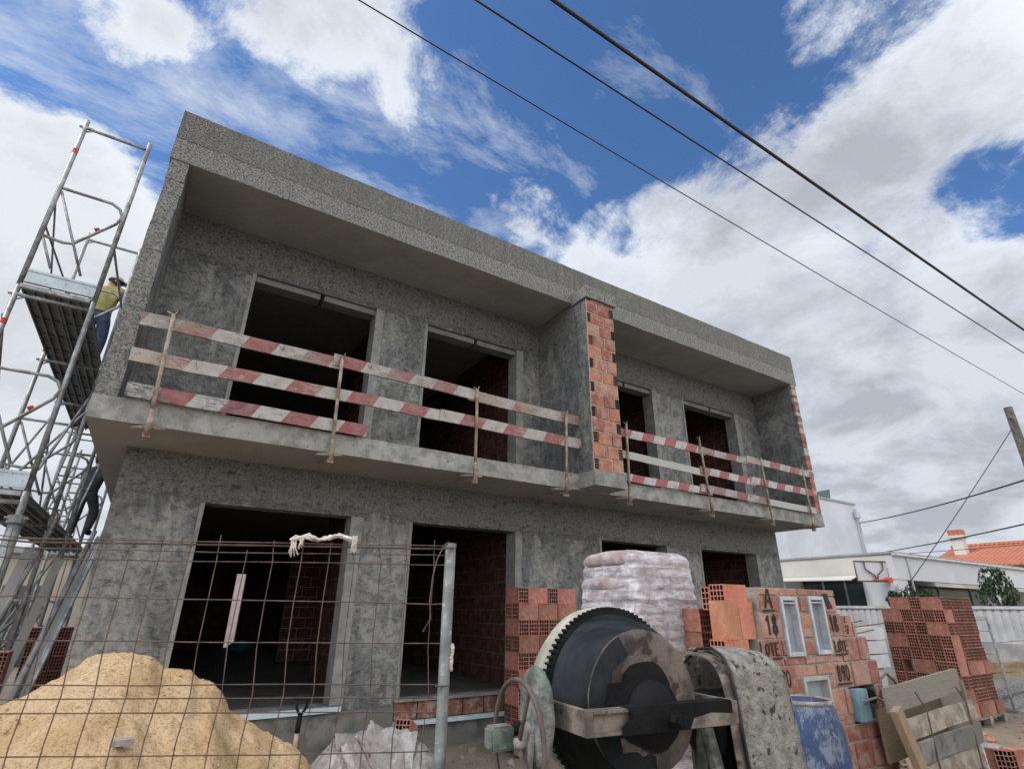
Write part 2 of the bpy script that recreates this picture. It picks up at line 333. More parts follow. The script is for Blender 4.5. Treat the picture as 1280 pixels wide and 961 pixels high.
# ------------------------------------------------------------------ mesh helpers
def rootloc(p):
    while p is not None and p.parent is not None: p = p.parent
    return p.location.copy() if p is not None else Vector((0, 0, 0))
class MB:
    def __init__(s): s.v = []; s.f = []; s.mi = []; s.uv = {}
    def add(s, vs, fs, mi=0, uvs=None):
        o = len(s.v); s.v += [Vector(p) for p in vs]
        for i, f in enumerate(fs):
            s.f.append([o + k for k in f]); s.mi.append(mi)
            if uvs: s.uv[len(s.f) - 1] = [uvs[k] for k in f]
        return s
    def box(s, lo, hi, mi=0):
        x0, y0, z0 = lo; x1, y1, z1 = hi
        vs = [(x0,y0,z0),(x1,y0,z0),(x1,y1,z0),(x0,y1,z0),(x0,y0,z1),(x1,y0,z1),(x1,y1,z1),(x0,y1,z1)]
        return s.add(vs, [(0,3,2,1),(4,5,6,7),(0,1,5,4),(1,2,6,5),(2,3,7,6),(3,0,4,7)], mi)
    def obox(s, c, size, mat, mi=0):
        """box of given size, centre c, orientation matrix mat (3x3)"""
        h = [k / 2 for k in size]; vs = []
        for sz in (-1, 1):
            for sx, sy in ((-1,-1),(1,-1),(1,1),(-1,1)):
                vs.append(Vector(c) + mat @ Vector((sx*h[0], sy*h[1], sz*h[2])))
        return s.add(vs, [(0,3,2,1),(4,5,6,7),(0,1,5,4),(1,2,6,5),(2,3,7,6),(3,0,4,7)], mi)
    def tube(s, pts, r, n=8, mi=0, caps=True):
        pts = [Vector(p) for p in pts]; rr = r if isinstance(r, (list, tuple)) else [r] * len(pts)
        o = len(s.v); up = None
        for i, p in enumerate(pts):
            d = (pts[min(i+1, len(pts)-1)] - pts[max(i-1, 0)]).normalized()
            if up is None: up = Vector((0,0,1)) if abs(d.z) < .9 else Vector((1,0,0))
            a = d.cross(up).normalized(); b = a.cross(d).normalized(); up = b
            for k in range(n):
                t = 2*PI*k/n; s.v.append(p + (a*math.cos(t) + b*math.sin(t)) * rr[i])
        for i in range(len(pts)-1):
            for k in range(n):
                s.f.append([o+i*n+k, o+i*n+(k+1)%n, o+(i+1)*n+(k+1)%n, o+(i+1)*n+k]); s.mi.append(mi)
        if caps:
            s.f.append([o+k for k in range(n)][::-1]); s.mi.append(mi)
            s.f.append([o+(len(pts)-1)*n+k for k in range(n)]); s.mi.append(mi)
        return s
    def lathe(s, prof, origin, axis, n=32, mi=0):
        """prof: list of (radius, distance along axis)"""
        ax = Vector(axis).normalized(); up = Vector((0,0,1)) if abs(ax.z) < .9 else Vector((1,0,0))
        a = ax.cross(up).normalized(); b = a.cross(ax); o = len(s.v)
        for r, t in prof:
            for k in range(n):
                q = 2*PI*k/n; s.v.append(Vector(origin) + ax*t + (a*math.cos(q)+b*math.sin(q))*r)
        for i in range(len(prof)-1):
            for k in range(n):
                s.f.append([o+i*n+k, o+i*n+(k+1)%n, o+(i+1)*n+(k+1)%n, o+(i+1)*n+k]); s.mi.append(mi)
        return s
    def prism(s, poly, vec, mi=0):
        """closed polygon (3D points) pushed along vec"""
        n = len(poly); vec = Vector(vec)
        vs = [Vector(p) for p in poly] + [Vector(p) + vec for p in poly]
        fs = [list(range(n))[::-1], [n+k for k in range(n)]] + [(k, (k+1)%n, n+(k+1)%n, n+k) for k in range(n)]
        return s.add(vs, fs, mi)
    def plank(s, p0, p1, width, thick, wdir=(0,0,1), mi=0, u0=0):
        p0 = Vector(p0); p1 = Vector(p1); d = (p1-p0); L = d.length; d.normalize()
        w = Vector(wdir); w = (w - d*w.dot(d)).normalized(); t = d.cross(w)
        o = len(s.v); n = max(2, int(L/.25))
        ph = random.random()*9
        for i in range(n+1):
            wob = t * (noise.noise(Vector((i*.35+ph, ph, 0)))*.010) + w*(noise.noise(Vector((i*.3, ph, 4)))*.018)
            q = p0 + d*(L*i/n) + wob
            for a, b in ((-1,-1),(1,-1),(1,1),(-1,1)): s.v.append(q + w*(a*width/2) + t*(b*thick/2))
        def face(idx, uvs): s.f.append(idx); s.mi.append(mi); s.uv[len(s.f)-1] = uvs
        for i in range(n):
            ua = u0+L*i/n; ub = u0+L*(i+1)/n
            for k in range(4):
                k2 = (k+1)%4
                va, vb = (0, width) if k in (0,) else ((width, 0) if k == 2 else (0, thick))
                face([o+4*i+k, o+4*(i+1)+k, o+4*(i+1)+k2, o+4*i+k2], [(ua,va),(ub,va),(ub,vb),(ua,vb)])
        face([o, o+1, o+2, o+3], [(u0,0),(u0,width),(u0+thick,width),(u0+thick,0)])
        e = o+4*n; face([e+3, e+2, e+1, e], [(u0+L,0),(u0+L,width),(u0+L,width),(u0+L,0)])
        return s
    def build(s, name, mat, parent=None, smooth=False, bevel=0, local=False, uvm=True):
        me = bpy.data.meshes.new(name)
        off = Vector((0,0,0)) if local else rootloc(parent)
        me.from_pydata([tuple(v - off) for v in s.v], [], s.f)
        mats = mat if isinstance(mat, (list, tuple)) else [mat]
        for m in mats: me.materials.append(m)
        me.polygons.foreach_set('material_index', s.mi)
        if s.uv:
            ul = me.uv_layers.new(name='UVMap')
            for p in me.polygons:
                uv = s.uv.get(p.index)
                if uv:
                    for li, q in zip(p.loop_indices, uv): ul.data[li].uv = q
        if smooth: me.polygons.foreach_set('use_smooth', [True]*len(me.polygons))
        me.update()
        if not s.uv:
            bm = bmesh.new(); bm.from_mesh(me); bmesh.ops.recalc_face_normals(bm, faces=bm.faces)
            if bevel:
                bmesh.ops.bevel(bm, geom=[e for e in bm.edges if len(e.link_faces) == 2 and e.calc_face_angle(0) > .5], offset=bevel, segments=2, affect='EDGES', clamp_overlap=True)
            bm.to_mesh(me); bm.free()
        o = bpy.data.objects.new(name, me); COL.objects.link(o)
        if parent: o.parent = parent
        return o
def tag(o, label=None, cat=None, group=None, kind=None):
    for k, v in (('label', label), ('category', cat), ('group', group), ('kind', kind)):
        if v: o[k] = v
    return o
def thing(name, label, cat, loc=(0,0,0), group=None, rz=0):
    o = bpy.data.objects.new(name, None); COL.objects.link(o)
    o.location = loc; o.rotation_euler.z = rz; o.empty_display_size = .2
    return tag(o, label, cat, group)
def displace(mb, amp, scale, seed=0, axis=None):
    for i, v in enumerate(mb.v):
        n = noise.noise_vector(v*scale + Vector((seed, seed*2, 1)))
        mb.v[i] = v + n*amp
    return mb
def ball(c, r, nu=14, nv=10):
    m = MB(); rx, ry, rz = r if isinstance(r, tuple) else (r, r, r)
    for j in range(1, nv):
        for i in range(nu):
            t = PI*j/nv; a = 2*PI*i/nu
            m.v.append(Vector((c[0]+rx*math.sin(t)*math.cos(a), c[1]+ry*math.sin(t)*math.sin(a), c[2]+rz*math.cos(t))))
    top = len(m.v); m.v.append(Vector((c[0], c[1], c[2]+rz))); bot = len(m.v); m.v.append(Vector((c[0], c[1], c[2]-rz)))
    for j in range(nv-2):
        for i in range(nu): m.f.append([j*nu+i, (j+1)*nu+i, (j+1)*nu+(i+1)%nu, j*nu+(i+1)%nu]); m.mi.append(0)
    for i in range(nu):
        m.f.append([top, i, (i+1)%nu]); m.mi.append(0)
        m.f.append([bot, (nv-2)*nu+(i+1)%nu, (nv-2)*nu+i]); m.mi.append(0)
    return m

# ------------------------------------------------------------------ ground
def gh(x, y):
    """ground height"""
    near = max(0, 1 - abs(y-5)/30) * max(0, 1 - abs(x-4)/40)
    h = near * (noise.noise(Vector((x*.7, y*.7, 0)))*.05 + noise.noise(Vector((x*2.3, y*2.3, 3)))*.022 + noise.noise(Vector((x*6, y*6, 7)))*.009)
    if y > 5.8 and -1 < x < 12: h += .06*min(1, (y-5.8)/1.0)
    return h
def ground():
    def axis(fine0, fine1, step, far):
        a = []; x = fine0
        while x <= fine1: a.append(x); x += step
        s = step; x = fine1
        while x < far: s *= 1.5; x += s; a.append(x)
        s = step; x = fine0
        while x > -far: s *= 1.5; x -= s; a.insert(0, x)
        return a
    xs = axis(-3, 14, .09, 600); ys = axis(-.5, 9, .09, 600)
    m = MB()
    for y in ys:
        for x in xs: m.v.append(Vector((x, y, gh(x, y))))
    n = len(xs)
    for j in range(len(ys)-1):
        for i in range(n-1): m.f.append([j*n+i, j*n+i+1, (j+1)*n+i+1, (j+1)*n+i]); m.mi.append(0)
    tag(m.build('ground', M['ground'], smooth=True), kind='structure')
ground()

# ------------------------------------------------------------------ masonry
def subtract(rects, hole):
    out = []
    hx0, hz0, hx1, hz1 = hole
    for x0, z0, x1, z1 in rects:
        if x1 <= hx0 or x0 >= hx1 or z1 <= hz0 or z0 >= hz1: out.append((x0, z0, x1, z1)); continue
        if z0 < hz0: out.append((x0, z0, x1, hz0))
        if z1 > hz1: out.append((x0, hz1, x1, z1))
        a, b = max(z0, hz0), min(z1, hz1)
        if x0 < hx0: out.append((x0, a, hx0, b))
        if x1 > hx1: out.append((hx1, a, x1, b))
    return out
def masonry(mb, rects, P, nmat, rough=.004, depth=.05):
    """rects in the wall's own (u, z); P(u, z, d) gives the world point, d outward. Bricks stand proud of the mortar."""
    for x0, z0, x1, z1 in rects:
        if x1-x0 < .02 or z1-z0 < .02: continue
        d = random.uniform(-rough, rough) + .012; j = lambda: random.uniform(-.003, .003)
        mi = random.randrange(nmat); g = .0085
        f = [(x0+g+j(), z0+g+j()), (x1-g+j(), z0+g+j()), (x1-g+j(), z1-g+j()), (x0+g+j(), z1-g+j())]
        c = .004
        cx = (x0+x1)/2; cz = (z0+z1)/2
        inn = [(a + (c if a < cx else -c), b + (c if b < cz else -c)) for a, b in f]
        vs = [P(a, b, d) for a, b in inn] + [P(a, b, d-c) for a, b in f] + [P(a, b, -depth) for a, b in f]
        mb.add(vs, [(0,1,2,3)] + [(k, 4+k, 4+(k+1)%4, (k+1)%4) for k in range(4)] + [(4+k, 8+k, 8+(k+1)%4, 4+(k+1)%4) for k in range(4)], mi)
def courses(x0, x1, z0, z1, bw, bh, off=.5):
    rects = []; z = z0; r = 0
    while z < z1 - .02:
        zz = min(z+bh, z1); x = x0 - (bw*off if r % 2 else 0)
        while x < x1 - .01:
            a, b = max(x, x0), min(x+bw, x1)
            rects.append((a, z, b, zz)); x += bw
        z = zz; r += 1
    return rects

# ------------------------------------------------------------------ the house
HS = thing('unfinished_house', 'unfinished two-storey semi-detached house in bare grey cement render with deep balconies', 'house', (5.3, 7, 0))
OPX = [(.364, 2.05), (2.86, 4.54), (6.22, 7.79), (8.70, 10.40)]
def wall_with_openings(xa, xb, za, zb, y0, y1, ops, oz0, oz1, zs_extra=()):
    m = MB(); xs = sorted({xa, xb} | {v for o in ops for v in o}); zs = sorted({za, zb, oz0, oz1})
    for i in range(len(xs)-1):
        for k in range(len(zs)-1):
            cx = (xs[i]+xs[i+1])/2; cz = (zs[k]+zs[k+1])/2
            if any(o[0] < cx < o[1] for o in ops) and oz0 < cz < oz1: continue
            m.box((xs[i], y0, zs[k]), (xs[i+1], y1, zs[k+1]))
    bm = bmesh.new(); vs = [bm.verts.new(v) for v in m.v]
    for f in m.f: bm.faces.new([vs[i] for i in f])
    bmesh.ops.remove_doubles(bm, verts=bm.verts, dist=1e-4)
    inner = {}
    for f in bm.faces:
        key = tuple(round(c, 3) for c in f.calc_center_median()); inner.setdefault(key, []).append(f)
    bmesh.ops.delete(bm, geom=[f for l in inner.values() if len(l) > 1 for f in l], context='FACES_ONLY')
    out = MB(); bm.verts.index_update()
    out.v = [v.co.copy() for v in bm.verts]; out.f = [[v.index for v in f.verts] for f in bm.faces]; out.mi = [0]*len(out.f); bm.free()
    return out
wall_with_openings(-.48, 11.2, .0, 3.18, 7.0, 7.25, OPX, .56, 2.66).build('ground_storey_wall', M['wall_low'], HS)
wall_with_openings(-.60, 11.2, 3.412, 6.28, 7.0, 7.25, OPX, 3.47, 5.70).build('upper_storey_wall', M['wall_up'], HS)
# plinth standing proud
pm = MB()
for a, b in ((-.5, 2.80), (4.6, 11.22)): pm.box((a, 6.965, 0), (b, 6.998, .5))
displace(pm, .004, 3).build('plinth', M['plinth'], HS)
# slabs
def rough_box(lo, hi, step=.25, amp=.006, seed=1):
    """box whose edges wander a little, as cast concrete does"""
    m = MB(); x0, y0, z0 = lo; x1, y1, z1 = hi; n = max(2, int((x1-x0)/step)); o = 0
    for i in range(n+1):
        x = x0 + (x1-x0)*i/n
        j = lambda k: noise.noise(Vector((x*1.7, k*5.1+seed, 0)))*amp + noise.noise(Vector((x*9, k*3.1+seed, 2)))*amp*.5
        m.v += [Vector((x, y0+j(0), z0+j(1))), Vector((x, y1, z0)), Vector((x, y1, z1)), Vector((x, y0+j(2), z1+j(3)*1.5))]
    for i in range(n):
        for k in range(4): m.f.append([4*i+k, 4*i+(k+1)%4, 4*i+4+(k+1)%4, 4*i+4+k]); m.mi.append(0)
    m.f.append([3,2,1,0]); m.f.append([4*n, 4*n+1, 4*n+2, 4*n+3]); m.mi += [0, 0]
    return m
def two_faced(mb, side, under):
    """front takes the first material, faces looking down the second"""
    for i, f in enumerate(mb.f):
        a, b, c = (mb.v[f[k]] for k in (0, 1, 2)); nrm = (b-a).cross(c-b)
        if nrm.length and abs(nrm.normalized().z) > .8: mb.mi[i] = 1
    return mb
two_faced(rough_box((-.79, 6.02, 3.18), (11.39, 17.6, 3.408)), 0, 1).build('balcony_slab', [M['slabface'], M['soffit']], HS)
two_faced(rough_box((4.99, 5.66, 3.20), (5.59, 6.018, 3.408), .1), 0, 1).build('pillar_footing', [M['slabface'], M['soffit']], HS)
two_faced(rough_box((-.80, 6.02, 6.282), (11.42, 6.22, 6.995), .2, .008, 4), 0, 1).build('parapet', [M['rough'], M['soffit']], HS)
rough_box((4.97, 5.645, 6.235), (5.62, 6.016, 6.44), .1, .01, 9).build('parapet_nib', M['rough'], HS)
two_faced(MB().box((-.78, 6.222, 6.283), (11.40, 17.6, 6.5)), 0, 1).build('roof_slab', [M['rough'], M['soffit']], HS)
MB().box((-.76, 6.222, 6.502), (-.6, 17.6, 6.9)).box((11.2, 6.222, 6.502), (11.38, 17.6, 6.9)).build('side_parapet', M['rough'], HS)
# end walls of the balconies; the outer one shows its block edge
def ragged_strip(mb, x0, x1, y, z0, z1, ch, mats):
    z = z0
    while z < z1-.01:
        zz = min(z+ch*random.uniform(.5, 1.3), z1)
        a = x0 + random.uniform(-.004, .01); b = x1 - random.uniform(-.002, .014); d = random.uniform(-.006, .004)
        g = .0012
        vs = [(a, y+d, z+g), (b, y+d, z+g), (b, y+d, zz-g), (a, y+d, zz-g), (a, y+.05, z+g), (b, y+.05, z+g), (b, y+.05, zz-g), (a, y+.05, zz-g)]
        mb.add(vs, [(0,1,2,3),(0,4,5,1),(1,5,6,2),(2,6,7,3),(3,7,4,0)], random.randrange(mats)); z = zz
lw = MB().box((-.77, 6.045, 3.41), (-.60, 17.5, 6.281)).build('end_wall', M['wall_up'], HS)
e = MB(); ragged_strip(e, -.782, -.596, 6.035, 3.41, 6.28, .2, 1)
displace(e, .008, 11).build('wall_edge', M['rough'], lw)
rw = MB().box((11.22, 6.05, 3.41), (11.38, 17.5, 6.281)).build('end_wall', M['wall_up'], HS)
e = MB(); ragged_strip(e, 11.215, 11.39, 6.03, 3.41, 6.28, .1, 3)
e.build('wall_edge', [M['clay_side'], M['clay_b'], M['mortar']], rw)
# dividing pillar: render on the sides, open brickwork on the front
pil = MB().box((5.0, 5.70, 3.41), (5.58, 7.0, 6.281)).build('dividing_pillar', [M['wall_up']], HS)
bf = MB(); rects = []; z = 3.412; r = 0; holes = []
while z < 6.22:
    zz = min(z+.198, 6.234)
    if r % 2 == 0: xs = [5.005, 5.09, 5.36, 5.575]; hs = [0]
    else: xs = [5.005, 5.25, 5.49, 5.575]; hs = [2]
    xs = [x + (random.uniform(-.02, .02) if 0 < i < 3 else 0) for i, x in enumerate(xs)]
    for i in range(3):
        rects.append((xs[i], z, xs[i+1], zz))
        if i in hs: holes.append((xs[i], z, xs[i+1], zz))
    z = zz; r += 1
PF = lambda u, z, d: (u, 5.694-d, z)
masonry(bf, rects, PF, 3, .006)
for x0, z0, x1, z1 in holes:
    nx, nz = 2, 4
    for i in range(nx):
        for k in range(nz):
            cx = x0 + (x1-x0)*(i+.5)/nx*.8 + (x1-x0)*.1; cz = z0 + .02 + (z1-z0-.04)*(k+.5)/nz
            hw = (x1-x0)*.26; hh = (z1-z0)*.07
            bf.box((cx-hw/1.6, 5.672, cz-hh), (cx+hw/1.6, 5.69, cz+hh), 3)
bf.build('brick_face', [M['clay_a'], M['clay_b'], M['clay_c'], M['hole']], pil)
mj = MB().box((5.004, 5.692, 3.412), (5.577, 5.699, 6.234)); mj.build('mortar_joints', M['mortar'], pil)
# linings and shutter boxes
for lvl, (z0, z1, wl) in enumerate(((.56, 2.66, 'low'), (3.47, 5.70, 'up'))):
    for a, b in OPX:
        w = .085; q = random.uniform(0, .06)
        for poly in ([(b-.012, 7.25), (b-.012, 6.990), (b+w+q, 6.990), (b+w+q, 6.999), (b-.001, 6.999), (b-.001, 7.25)], [(a+.012, 7.25), (a+.012, 6.992), (a-w*.4, 6.992), (a-w*.4, 6.999), (a+.001, 6.999), (a+.001, 7.25)]):
            MB().prism([(x, y, z0+.002) for x, y in poly], (0, 0, z1-z0-.004)).build('door_lining', M['lining'], HS)
        if lvl == 1:
            s_ = MB(); mid = (a+b)/2+.05
            s_.box((a+.013, 7.04, z1-.09), (mid-.03, 7.24, z1-.003)).box((mid+.03, 7.04, z1-.09), (b-.013, 7.24, z1-.003))
            s_.build('shutter_box', M['lining_dark'], HS)
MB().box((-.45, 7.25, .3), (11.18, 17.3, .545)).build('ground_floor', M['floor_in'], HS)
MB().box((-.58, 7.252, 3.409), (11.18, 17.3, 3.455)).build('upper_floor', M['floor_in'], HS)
# outer shell: sides and back
sm = MB()
sm.box((-.478, 7.252, 0), (-.25, 17.5, 3.179)).box((10.98, 7.252, 0), (11.198, 17.5, 3.179)).box((10.98, 7.252, 3.456), (11.198, 17.5, 6.28)).box((-.598, 7.252, 3.456), (-.35, 17.5, 6.28))
sm.build('side_wall', M['wall_low'], HS)
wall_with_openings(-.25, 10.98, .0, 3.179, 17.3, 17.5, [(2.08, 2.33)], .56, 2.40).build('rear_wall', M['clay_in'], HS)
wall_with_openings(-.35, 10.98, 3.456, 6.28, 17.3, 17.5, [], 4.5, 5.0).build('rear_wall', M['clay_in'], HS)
# inner brick partitions, seen through the openings
def partition(xp, y0, y1, z0, z1, name='partition_wall'):
    m = MB(); P = lambda u, z, d: (xp-d, u, z)
    masonry(m, courses(y0, y1, z0, z1, .31, .205), P, 2, .003, .02)
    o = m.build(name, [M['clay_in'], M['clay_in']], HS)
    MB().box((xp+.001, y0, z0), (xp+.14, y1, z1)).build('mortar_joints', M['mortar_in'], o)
partition(2.42, 7.26, 9.6, .546, 3.178); partition(4.82, 7.26, 13.0, .546, 3.178)
partition(4.82, 7.26, 12.0, 3.456, 6.28); partition(2.5, 7.26, 10.0, 3.456, 6.28)
partition(8.1, 7.26, 11.0, .546, 3.178); partition(8.15, 7.26, 11.0, 3.456, 6.28)
partition(10.7, 7.26, 11.0, .546, 3.178); partition(10.7, 7.26, 11.0, 3.456, 6.28)
m = MB(); masonry(m, courses(2.6, 4.8, .546, 3.178, .31, .205), lambda u, z, d: (u, 13.0-d, z), 2, .003, .02)
o = m.build('partition_wall', [M['clay_in'], M['clay_in']], HS); MB().box((2.6, 13.001, .546), (4.8, 13.15, 3.178)).build('mortar_joints', M['mortar_wall'], o)
# brick threshold and insulation strips
m = MB(); masonry(m, [(2.80+i*.31, .345, 3.11+i*.31, .545) for i in range(6)], lambda u, z, d: (u, 6.975-d, z), 2, .004, .03)
th = m.build('brick_threshold', [M['clay_side'], M['clay_side']], HS)
MB().box((2.8, 6.93, .546), (4.66, 6.999, .575)).build('threshold_cap', M['lining'], HS)
MB().box((2.80, 6.9, .30), (4.66, 6.975, .343)).build('insulation_strip', M['insul'], HS)
MB().box((2.78, 6.955, 0), (4.64, 6.998, .298)).build('plinth', M['plinth'], HS)
MB().box((.36, 6.93, .50), (2.16, 6.962, .555)).build('insulation_strip', M['insul'], HS)

# things seen inside
tag(MB().prism([(1.0,32,0),(8.0,32,0),(8.0,32,4.2),(1.0,32,4.2)], (0,.2,0)).build('garden_wall', M['pinklight']), 'pale pinkish wall glimpsed through the dark left doorway', 'wall')
t = displace(ball((2.28, 15.8, .66), (.30, .24, .13)), .06, 5); tag(t.build('tarpaulin', M['bluetarp'], smooth=True), 'crumpled blue tarpaulin deep inside the left ground-floor doorway', 'tarpaulin')

# ------------------------------------------------------------------ balcony guard rails
YB, YP = 5.975, 5.925
def rail(name, label, boards, posts):
    t = thing(name, label, 'guard rail', (posts[0][0], YP, 3.2))
    for (x0, z0, x1, z1, w, mt, dy, u0) in boards:
        MB().plank((x0, YB-dy, z0), (x1, YB-dy, z1), w, .026, (0,0,1), u0=u0).build('board', M[mt], t)
    for (xb, xt, zt) in posts:
        m = MB(); zb = 3.09
        m.tube([(xb, YP, zb-.03), (xb+(xt-xb)*.5, YP-.004, (zb+zt)/2), (xt, YP, zt)], .020, 6)
        m.tube([(xb, YP-.01, zb-.03), (xb, YP-.01, zb+.22)], .027, 6)
        m.tube([(xt-.06, YP, zt+.02), (xt+.005, YP, zt), (xt+.03, YP, zt+.05)], .008, 5)
        p = m.build('post', M['rustpost'], t, smooth=True)
        c = MB().tube([(xb-.14, 6.08, zb+.065), (xb-.02, YP+.02, zb+.05), (xb+.13, YP+.06, zb+.065)], .014, 6)
        c.box((xb-.03, YP-.02, zb-.05), (xb+.03, YP+.03, zb-.01)).tube([(xb, YP, zb), (xb, 6.45, zb+.06)], .012, 6)
        c.build('clamp', M['rustpost'], p)
    return t
rail('guard_rail', 'worn red and white board guard rail on rusty clamps along the left balcony',
     [(-.60, 4.235, 1.42, 4.245, .145, 'st1', 0, 0), (1.30, 4.275, 3.25, 4.24, .145, 'st1', .012, .9), (3.1, 4.235, 5.0, 4.205, .15, 'st5', 0, .2),
      (-.60, 3.85, 2.86, 3.86, .14, 'st2', 0, 0), (2.70, 3.855, 5.0, 3.855, .15, 'st2', .014, .5),
      (-.55, 3.49, 1.79, 3.475, .14, 'st3', .006, .3)],
     [(-.29, -.34, 4.33), (1.415, 1.39, 4.31), (3.22, 3.21, 4.31), (4.68, 4.72, 4.27)])
rail('guard_rail', 'bright red and white board guard rail fixed along the right balcony',
     [(5.62, 4.20, 7.85, 4.20, .14, 'st4', 0, 0), (7.75, 4.20, 9.2, 4.18, .12, 'st1', .014, .3), (9.0, 4.22, 11.13, 4.20, .13, 'st2', .03, .1),
      (5.62, 3.83, 7.85, 3.80, .12, 'plainboard', 0, 0), (7.65, 3.83, 9.2, 3.80, .13, 'st4', .014, .2), (9.0, 3.83, 11.08, 3.80, .13, 'st4', .03, .4),
      (5.62, 3.475, 7.9, 3.48, .12, 'st4', 0, .3), (7.6, 3.52, 9.5, 3.48, .13, 'st1', .014, 0), (9.4, 3.48, 11.1, 3.46, .12, 'plainboard', 0, 0)],
     [(5.89, 5.93, 4.33), (7.78, 7.68, 4.38), (9.47, 9.42, 4.26), (10.8, 10.81, 4.29)])

# ------------------------------------------------------------------ scaffolding
SC = thing('scaffolding', 'galvanised frame scaffolding with steel decks along the left side of the unfinished house', 'scaffolding', (-1.65, 12, 0))
XL, XR = -2.03, -1.30
def frame(y, zb, zt, mat, r=.029):
    m = MB()
    m.tube([(XL, y, zb), (XL, y, zt)], r, 8); m.tube([(XR, y, zb), (XR, y, zt)], r, 8)
    H = zt-zb; q = lambda f: zb + f*H
    m.tube([(XL-.06, y, zt-.12), (XR, y, zt-.12)], r*.8, 8)
    m.tube([(XL, y, q(.56)), (-1.47, y, q(.56)), (-1.37, y, q(.54)), (-1.32, y, q(.5)), (-1.36, y, q(.45)), (-1.71, y, q(.275)), (-1.80, y, q(.268)), (XL, y, q(.28))], r*.7, 7)
    m.tube([(-2.0, y, q(.54)), (-1.52, y, q(.12))], r*.6, 6); m.tube([(XL+.02, y, q(.28)), (-1.82, y, q(.12))], r*.6, 6)
    m.tube([(XL, y, zt-.2), (XL+.12, y, zt-.12)], r*.4, 5)
    f = m.build('frame', mat, SC, smooth=True)
    for x, zz in ((XL, q(.78)), (-1.55, q(.385))):
        if y < 9: MB().tube([(x, y-.001, zz), (x+(.0 if x == XL else .05), y-.001, zz+.07 if x == XL else zz+.025)], r*1.08 if x == XL else r*.78, 8).build('paint_mark', M['redmark'], f)
YS = [7.8, 10.0, 12.2, 14.4, 16.6]
for i, y in enumerate(YS):
    frame(y, .25, 2.72, M['galv_dark'] if i else M['galv'], .036 if i == 0 else .029)
    frame(y, 2.72, 5.10, M['galv'] if i < 2 else M['galv_dark'])
    if i < 2: frame(y, 5.10, 7.75 if i == 0 else 7.30, M['galv'])
MB().tube([(XR, 7.79, .1), (XR, 7.79, 2.40)], .062, 10).build('heavy_post', M['galv'], SC, smooth=True)
m = MB().tube([(XR, 7.79, 2.38), (XR, 7.79, 2.46)], .085, 10); m.tube([(XR-.1, 7.74, 2.43), (XR+.1, 7.74, 2.43)], .015, 6); m.build('collar', M['galv_dark'], SC)
def deck(y0, y1, z):
    for k in range(2):
        x0 = XL+.03 + k*.345; m = MB()
        m.box((x0, y0, z), (x0+.325, y1, z+.02))
        for q in (0, .1, .2, .305): m.box((x0+q, y0+.01, z-.045), (x0+q+.016, y1-.01, z-.001))
        yy = y0+.3
        while yy < y1: m.box((x0+.02, yy, z-.02), (x0+.3, yy+.03, z-.002)); yy += .55
        m.build('deck', M['deck'], SC)
for i in range(3): deck(YS[i]+.01, YS[i+1]-.01, 5.10)
for i in range(4): deck(YS[i]+.01, YS[i+1]-.01, 2.72)
for z in (5.10, 2.72):
    m = MB().box((XL+.03, 7.70, z-.06), (XR-.03, 7.76, z-.01)); m.build('transom', M['galv'], SC)
    m = MB().box((XL+.05, 7.71, z+.03), (XR-.01, 7.735, z+.19)); m.box((XL+.05, 7.70, z+.17), (XR-.01, 7.745, z+.20)); m.box((XL+.05, 7.70, z+.02), (XR-.01, 7.745, z+.045))
    m.build('toe_board', M['toe'], SC)
for i in range(4):
    for z0, z1 in ((.5, 2.3), (3.0, 4.7)):
        a, b = (YS[i], YS[i+1]) if i % 2 else (YS[i+1], YS[i])
        MB().tube([(XL-.03, a, z0), (XL-.03, b, z1)], .018, 6).build('brace', M['galv_dark'], SC)
MB().tube([(XL, 7.8, 6.0), (XL+.1, 10, 6.0)], .014, 6).tube([(XL-.02, 7.8, 6.5), (XL-.02, 10, 5.3)], .012, 6).build('brace', M['galv_dark'], SC)
MB().tube([(XR, 7.8, 5.95), (XR, 10, 6.1)], .016, 6).build('brace', M['galv'], SC)
MB().tube([(XL-.35, 7.9, .2), (XR, 7.7, 1.45)], .02, 6).build('brace', M['galv'], SC)
MB().tube([(XL-.35, 7.6, 1.2), (XR+.1, 7.6, 1.62)], .016, 6).build('brace', M['galv'], SC)
def ladder(y, x0, x1, z0, z1, lean):
    t = thing('ladder', 'steel ladder standing between the scaffold bays, its top by the upper deck', 'ladder', (x0, y, z0))
    f = lambda x, k: (x, y + lean*k, z0+(z1-z0)*k)
    for x in (x0, x1): MB().tube([f(x, 0), f(x, 1)], .022, 6).build('stile', M['galv_dark'], t)
    n = int((z1-z0)/.3)
    for i in range(1, n): MB().tube([f(x0, i/n), f(x1, i/n)], .015, 6).build('rung', M['galv_dark'], t)
ladder(12.6, -1.85, -1.45, 2.74, 5.0, 1.2)

for i, (xa, ya, za, xb, yb, zb) in enumerate([(-2.0, 7.8, .6, XR, 7.8, 2.2), (XR, 10.0, .4, XL, 10.0, 2.3), (XR, 8.0, 3.0, XR, 10.0, 4.6), (XL, 10.0, 2.9, XR, 10.0, 4.3), (XR, 12.2, 2.9, XR, 14.4, 4.8), (XL, 12.2, .5, XR, 12.2, 2.5)]):
    MB().tube([(xa, ya-.03, za), (xb, yb-.03, zb)], .018, 6).build('brace', M['galv'], SC)
